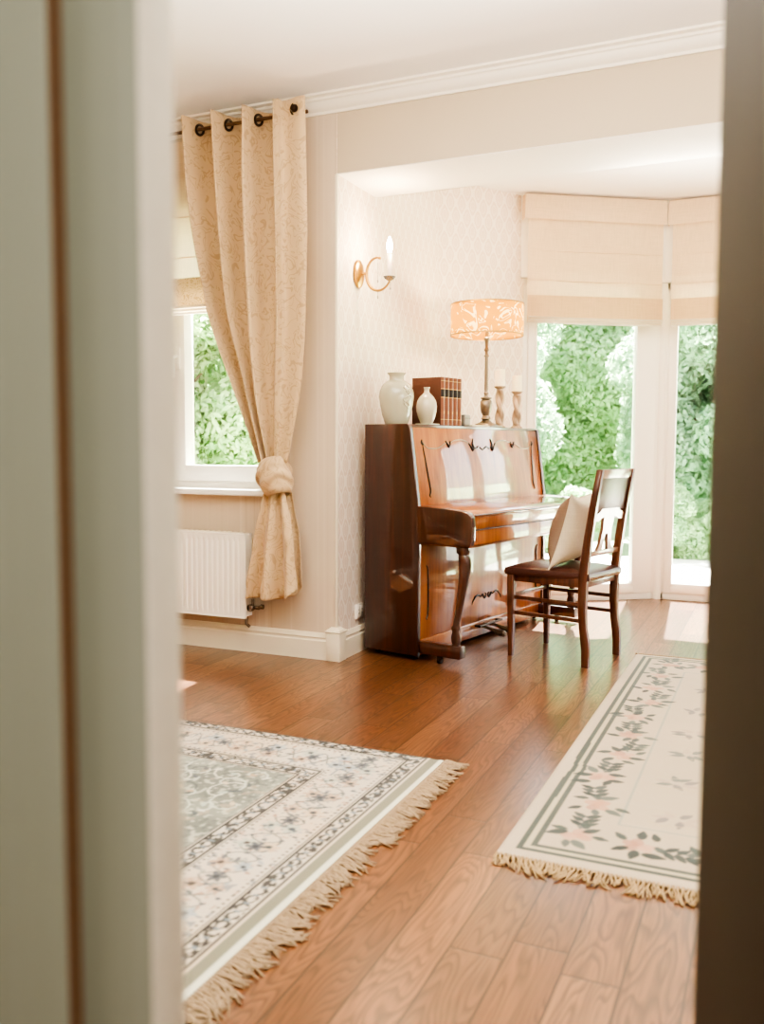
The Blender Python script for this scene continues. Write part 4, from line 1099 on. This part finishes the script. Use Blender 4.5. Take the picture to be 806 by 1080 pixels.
# rug 2: floral runner (right)
R2x0, R2x1, R2y0, R2y1 = -.682, .62, 2.303, 4.905
def rug2_col(X, Y):
    cream = A(204, 190, 170); green = A(104, 118, 112)
    col = np.tile(cream, X.shape).reshape(X.shape + (3,)).astype(float)
    n1 = vnoise(X, Y, 5, 11); n2 = vnoise(X * .5, Y * 3, 12, 12)
    col = blend(col, np.clip(n1 - .4, 0, 1) * .4, A(224, 200, 182)); col = blend(col, np.clip(n2 - .6, 0, 1) * .35, A(206, 198, 186))
    kink = .008 * np.exp(-((Y - 3.04) / .05) ** 2)
    dx = np.minimum(X - R2x0 - kink, R2x1 - X); dyy = np.minimum(Y - R2y0, R2y1 - Y)
    d = np.minimum(dx, dyy)
    for lo, hi, c, a in ((.046, .063, green, .95), (.063, .078, A(204, 194, 168), .8), (.078, .093, green, .9)):
        w = (d > lo) & (d < hi); col[w] = blend(col[w], np.full(w.sum(), a), c)
    w = np.abs(np.minimum(np.minimum(X - (-.402), R2x1 - .28 - X), np.minimum(Y - 2.625, 4.58 - Y))) < .0035; col[w] = blend(col[w], np.full(w.sum(), .6), A(170, 178, 170))
    P_ = Painter(X, Y, col); rr = random.Random(9)
    G = [A(92, 108, 108), A(106, 122, 118), A(126, 138, 132), A(80, 98, 100)]
    PK = [A(212, 166, 142), A(216, 176, 154), A(204, 156, 136)]
    def leafp(x, y, a, s, c=None): P_.ell(x, y, s, s * .5, a, c if c is not None else rr.choice(G), .9, True)
    def spray(x, y, ax):
        # pink blossom with leaves around
        for k in range(5):
            a = k * 1.256 + rr.random(); P_.ell(x + .024 * math.cos(a), y + .024 * math.sin(a), .024, .018, a, rr.choice(PK), .7)
        for k in range(7):
            a = ax + k * .9 + rr.uniform(-.3, .3); r = rr.uniform(.055, .085)
            leafp(x + r * math.cos(a), y + r * math.sin(a), a + rr.uniform(-.8, .8), rr.uniform(.024, .034))
        P_.line([(x + .05 * math.cos(ax), y + .05 * math.sin(ax)), (x + .10 * math.cos(ax + .25), y + .10 * math.sin(ax + .25)), (x + .15 * math.cos(ax), y + .15 * math.sin(ax))], .0035, A(130, 142, 136), .9)
        for t in (.09, .12, .15):
            leafp(x + t * math.cos(ax) + .022 * math.sin(ax), y + t * math.sin(ax) - .022 * math.cos(ax), ax - .9, .026); leafp(x + t * math.cos(ax) - .022 * math.sin(ax), y + t * math.sin(ax) + .022 * math.cos(ax), ax + .9, .024)
    y = 2.50; k = 0
    while y < 4.72:
        spray(-.500 + .018 * math.sin(k * 2.3), y, PI / 2 + .25 * math.sin(k * 1.7)); y += .245; k += 1
    k = 0; x = -.33
    while x < .5:
        spray(x, 2.50 + .012 * math.sin(k * 2), .1 if k % 2 else -.1); spray(x, 4.72, .1); x += .21; k += 1
    y = 2.7
    while y < 4.6: spray(.44, y, PI / 2); y += .21
    # quieter bunches inside the field
    F2 = [A(196, 188, 180), A(176, 172, 172), A(212, 196, 180), A(164, 172, 172)]
    for yy in np.arange(2.72, 4.55, .30):
        for xx in (-.27, -.02, .22):
            x, y = xx + rr.uniform(-.03, .03), yy + rr.uniform(-.04, .04)
            c1 = A(150, 144, 148) if abs(xx + .27) < .01 else A(190, 182, 170)
            for k in range(7):
                a = k * .9 + rr.random() * .5; P_.ell(x + .050 * math.cos(a), y + .040 * math.sin(a), .028, .013, a + rr.uniform(-.6, .6), rr.choice([c1, A(128, 140, 142), A(200, 180, 164)]), .7, True)
            P_.line([(x - .08, y - .04), (x - .04, y - .06), (x + .03, y - .045), (x + .08, y - .06)], .0028, A(206, 190, 160), .7)
            P_.line([(x - .07, y + .05), (x - .02, y + .035), (x + .05, y + .06)], .0028, A(206, 192, 166), .6)
    return col
r2 = thing('floral_rug', 'cream rug with green double border line and pink flower sprays', 'rug', (0, 0, 0))
rug_mesh('rug_pile', R2x0, R2x1, R2y0, R2y1, .0042, rug2_col, r2, z=.013)
b = MB(); b.box((R2x0 + .002, R2y0 + .002, .0005), (R2x1 - .002, R2y1 - .002, .007)); b.build('backing', M['fringe2'], r2)
fringe(R2x0, R2y0 + .002, R2x1, R2y0 + .002, 0, -1, 110, .070, M['fringe2'], r2, 12)
fringe(R2x0, R2y1 - .002, R2x1, R2y1 - .002, 0, 1, 110, .03, M['fringe'], r2, 15)

# ------------------------------------------------------------------ garden
GZ = -.18
b = MB(); b.box((-60, 7.0, GZ - .2), (60, 80, GZ)); b.box((-60, 4.5, GZ - .2), (-2.4, 7.0, GZ)); b.box((1.8, 4.5, GZ - .2), (60, 7.0, GZ)); b.box((-60, -30, GZ - .2), (-5.6, 4.5, GZ))
o = b.build('ground', M['lawn'], kind='structure', smooth=False)
b = MB(); b.box((-2.6, 6.95, GZ), (2.2, 9.9, -.06), .01); o = b.build('terrace', M['terrace'], kind='structure')
def leaf_crown(seed, rx, ry, rz_, cz_, n, leaf, blobs=26):
    r = np.random.default_rng(seed)
    cs = []
    for k in range(blobs):
        d = r.normal(size=3); d /= np.linalg.norm(d); rad_ = .35 + .6 * r.random() ** .5
        cs.append((d[0] * rx * rad_, d[1] * ry * rad_, cz_ + d[2] * rz_ * rad_, (.20 + .16 * r.random()) * (rx + rz_) / 2))
    cs = np.array(cs)
    w = cs[:, 3] ** 2; pick = r.choice(blobs, n, p=w / w.sum())
    d = r.normal(size=(n, 3)); d /= np.linalg.norm(d, axis=1)[:, None]
    rad_ = (.75 + .3 * r.random(n))[:, None] * cs[pick, 3][:, None]
    c = cs[pick, :3] + d * rad_
    a = r.normal(size=(n, 3)); a = a - (a * d).sum(1)[:, None] * d * .6; a /= np.linalg.norm(a, axis=1)[:, None]
    bvec = np.cross(a, d + .5 * r.normal(size=(n, 3))); bvec /= np.linalg.norm(bvec, axis=1)[:, None] + 1e-9
    s = (leaf * (.6 + .8 * r.random(n)))[:, None]
    v = np.stack([c - a * s, c - bvec * s * .45, c + a * s, c + bvec * s * .45], 1).reshape(-1, 3)
    me = bpy.data.meshes.new('foliage'); me.vertices.add(4 * n); me.vertices.foreach_set('co', v.ravel().astype(np.float32))
    me.loops.add(4 * n); me.loops.foreach_set('vertex_index', np.arange(4 * n, dtype=np.int32)); me.polygons.add(n)
    me.polygons.foreach_set('loop_start', np.arange(0, 4 * n, 4, dtype=np.int32)); me.polygons.foreach_set('loop_total', np.full(n, 4, dtype=np.int32)); me.update(); me.validate()
    return me
crowns = [leaf_crown(21, 2.6, 2.6, 3.6, 4.2, 90000, .085, 60), leaf_crown(22, 2.2, 2.2, 3.0, 3.4, 80000, .08, 60), leaf_crown(23, 1.15, 1.0, .95, .85, 30000, .045, 30)]
lmats = [M['leaf1'], M['leaf2'], M['leaf3']]
def tree(x, y, kind, mat, sc_, rz, label, cat='tree', group=None):
    me = crowns[kind] if not crowns[kind].materials else crowns[kind].copy()
    me.materials.clear(); me.materials.append(mat)
    t = thing('garden_tree' if kind < 2 else 'garden_bush', label, cat, (x, y, GZ), rz, group)
    t.scale = (sc_,) * 3
    o = bpy.data.objects.new('foliage', me); C.objects.link(o); o.parent = t
    b = MB(); hh = [4.2, 3.4, .8][kind]
    b.tube([(0, 0, -.05), (.05, 0, hh * .35), (-.05, .05, hh * .7), (0, 0, hh * 1.2)], [.16, .13, .1, .04] if kind < 2 else [.05, .04, .03, .01], 8)
    for k in range(5):
        a = k * 1.3; b.tube([(0, 0, hh * (.4 + .1 * k)), (math.cos(a) * hh * .25, math.sin(a) * hh * .25, hh * (.6 + .1 * k))], [.06, .02] if kind < 2 else [.02, .008], 6)
    b.build('trunk', M['bark'], t)
    return t
def bearing(px, dist):  # a direction seen through the windows from the doorway, in degrees from the +Y axis, turned left positive
    a = math.radians(px); return (-math.sin(a) * dist, math.cos(a) * dist)
spots = [  # angle left of +Y, distance, kind, mat, scale, label
    (19.5, 12, 1, 1, .62, 'leafy blue green tree behind the piano, seen left in the bay window'),
    (11.0, 17.5, 0, 0, .70, 'green tree filling the bay window above the chair back'),
    (3.6, 12.5, 1, 1, .60, 'blue green tree seen in the bay window next to the dark door edge'),
    (-9.0, 16, 0, 0, .6, 'green tree outside the bay, right of everything the door hides'),
    (37.6, 10.5, 1, 2, .62, 'pale green tree filling the left window beside the curtain'),
    (50.0, 15, 0, 1, .6, 'blue green tree at the far left of the garden'),
    (28.5, 16, 1, 0, .7, 'green tree outside the wall between left window and bay'),
]
for a, d, k, m_, s_, lb in spots:
    x, y = bearing(a, d); tree(x, y, k, lmats[m_], s_, a * 1.7, lb, group='garden trees outside the windows')
def hedge(x0, x1, y, h, seed, label):
    r = np.random.default_rng(seed); n = int((x1 - x0) * 2600)
    c = np.stack([r.uniform(0, x1 - x0, n), r.normal(0, .35, n) - .4, h * r.random(n) ** .85], 1)
    c[:, 1] += .5 * np.sin(c[:, 0] * 1.7) * np.cos(c[:, 2] * 1.9); c[:, 2] += .5 * np.sin(c[:, 0] * 1.1) * c[:, 2] / h
    a = r.normal(size=(n, 3)); a /= np.linalg.norm(a, axis=1)[:, None]; b2 = np.cross(a, r.normal(size=(n, 3))); b2 /= np.linalg.norm(b2, axis=1)[:, None]
    sz = (.17 * (.6 + .8 * r.random(n)))[:, None]
    v = np.stack([c - a * sz, c - b2 * sz * .5, c + a * sz, c + b2 * sz * .5], 1).reshape(-1, 3)
    me = bpy.data.meshes.new('foliage'); me.vertices.add(4 * n); me.vertices.foreach_set('co', v.ravel().astype(np.float32))
    me.loops.add(4 * n); me.loops.foreach_set('vertex_index', np.arange(4 * n, dtype=np.int32)); me.polygons.add(n)
    me.polygons.foreach_set('loop_start', np.arange(0, 4 * n, 4, dtype=np.int32)); me.polygons.foreach_set('loop_total', np.full(n, 4, dtype=np.int32)); me.update(); me.validate()
    t = thing('hedge', label, 'hedge', (x0, y, GZ)); me.materials.append(M['leaf2'])
    o = bpy.data.objects.new('foliage', me); C.objects.link(o); o.parent = t
    b = MB(); b.grid(lambda u, v_: (u * (x1 - x0), .5 + .3 * math.sin(u * 30) , v_ * h * .93), 60, 8); b.build('inner_growth', M['leaf1'], t)
hedge(-11.5, 8, 21, 6.0, 5, 'tall dense hedge closing the garden behind the bay window trees')
hedge(-22, -11.9, 17.5, 5.6, 6, 'tall hedge closing the garden beyond the left window')
for a, d, m_, s_, lb in ((13.5, 10.6, 0, .55, 'rounded grey green bush low in the bay window behind the chair'), (23.5, 10.0, 2, .5, 'light green bush just past the terrace behind the piano'),
                         (5.0, 10.4, 0, .5, 'light green bush on the lawn seen through the right bay pane'), (42.5, 7.6, 0, .55, 'green bush close outside the left window')):
    x, y = bearing(a, d); tree(x, y, 2, lmats[m_], s_, a, lb, 'bush', 'garden bushes outside the windows')

# ------------------------------------------------------------------ light
W = bpy.data.worlds.new('World'); S.world = W; W.use_nodes = True
nt = W.node_tree; bg = nt.nodes['Background']
sky = nt.nodes.new('ShaderNodeTexSky'); sky.sky_type = 'NISHITA'; sky.sun_disc = False; sky.sun_elevation = math.radians(52); sky.sun_rotation = math.radians(0)
mixc = nt.nodes.new('ShaderNodeMix'); mixc.data_type = 'RGBA'; mixc.inputs[0].default_value = .65; mixc.inputs[7].default_value = (1.0, .98, .94, 1)
mul = nt.nodes.new('ShaderNodeVectorMath'); mul.operation = 'SCALE'; mul.inputs['Scale'].default_value = .16
nt.links.new(sky.outputs[0], mul.inputs[0]); nt.links.new(mul.outputs[0], mixc.inputs[6]); nt.links.new(mixc.outputs[2], bg.inputs[0]); bg.inputs[1].default_value = 3.4

def light(name, typ, loc, energy, color=(1, 1, 1), **k):
    l = bpy.data.lights.new(name, typ); l.energy = energy; l.color = color
    for a, v_ in k.items(): setattr(l, a, v_)
    o = bpy.data.objects.new(name, l); C.objects.link(o); o.location = loc; return o
sd = Vector((.08, -1, -1.45)).normalized()
so = light('sun', 'SUN', (0, 12, 12), 85, (1, .95, .86), angle=math.radians(.6)); so.rotation_euler = sd.to_track_quat('-Z', 'Y').to_euler()
# added fill lamps without fixtures: room, ceiling, bay and hall
def area(name, loc, sx_, sy_, e, col, rot=(0, 0, 0)):
    o = light(name, 'AREA', loc, e, col, shape='RECTANGLE', size=sx_, size_y=sy_); o.rotation_euler = rot; return o
area('room_fill', (-1.2, 2.0, 2.8), 2.4, 2.0, 24, (1, .96, .88))
area('ceiling_fill', (-.6, 1.9, 2.0), 2.2, 1.6, 60, (1, .96, .88), (PI, 0, 0))
area('bay_fill', (-.1, 5.2, 2.3), 1.4, 1.2, 20, (1, .96, .86), (PI, 0, 0))
area('hall_fill', (.5, -.7, 2.5), 1.2, 1.2, 23, (1, .98, .93))
def portal(p, q, e):
    dx, dy, d = dirv(p, q); mx, my = (p[0] + q[0]) / 2 - dy * .25, (p[1] + q[1]) / 2 + dx * .25
    o = area('daylight', (mx, my, 1.15), d * .85, 2.0, e, (.96, .98, 1)); o.rotation_euler = (PI / 2, 0, math.atan2(dy, dx) + PI); 
    # aim into the room
    v_ = Vector((dy, -dx, -.15)); o.rotation_euler = v_.to_track_quat('-Z', 'Z').to_euler()
    o.data.cycles.is_portal = False
    o.visible_camera = True
    return o
light('sconce_bulb', 'POINT', (XC + .186, 4.362, 2.17), 17, (1, .76, .5), shadow_soft_size=.02)
lx_, ly_ = pw(1.03, .155)
light('lamp_bulb', 'POINT', (lx_, ly_, PH + .67), 15, (1, .74, .46), shadow_soft_size=.04)

# ------------------------------------------------------------------ camera
cam = bpy.data.cameras.new('camera'); co = bpy.data.objects.new('camera', cam); C.objects.link(co)
co.location = (0, 0, 1.12)
cam.sensor_fit = 'HORIZONTAL'; cam.sensor_width = 36; cam.lens = 945 / 806 * 36; cam.clip_start = .02; cam.clip_end = 200
pitch, yaw, roll = math.radians(4.2), math.radians(24), math.radians(.2)
co.rotation_euler = (Matrix.Rotation(yaw, 3, 'Z') @ Matrix.Rotation(PI / 2 - pitch, 3, 'X') @ Matrix.Rotation(roll, 3, 'Z')).to_euler()
cam.dof.use_dof = True; cam.dof.focus_distance = 5.0; cam.dof.aperture_fstop = 3.6
S.camera = co
S.view_settings.view_transform = 'AgX'; S.view_settings.look = 'AgX - High Contrast'; S.view_settings.exposure = 1.08; S.view_settings.gamma = 1
S.cycles.use_denoising = True
S.cycles.max_bounces = 10; S.cycles.diffuse_bounces = 5; S.cycles.transparent_max_bounces = 12; S.cycles.sample_clamp_indirect = 8
S.cycles.caustics_reflective = False; S.cycles.caustics_refractive = False
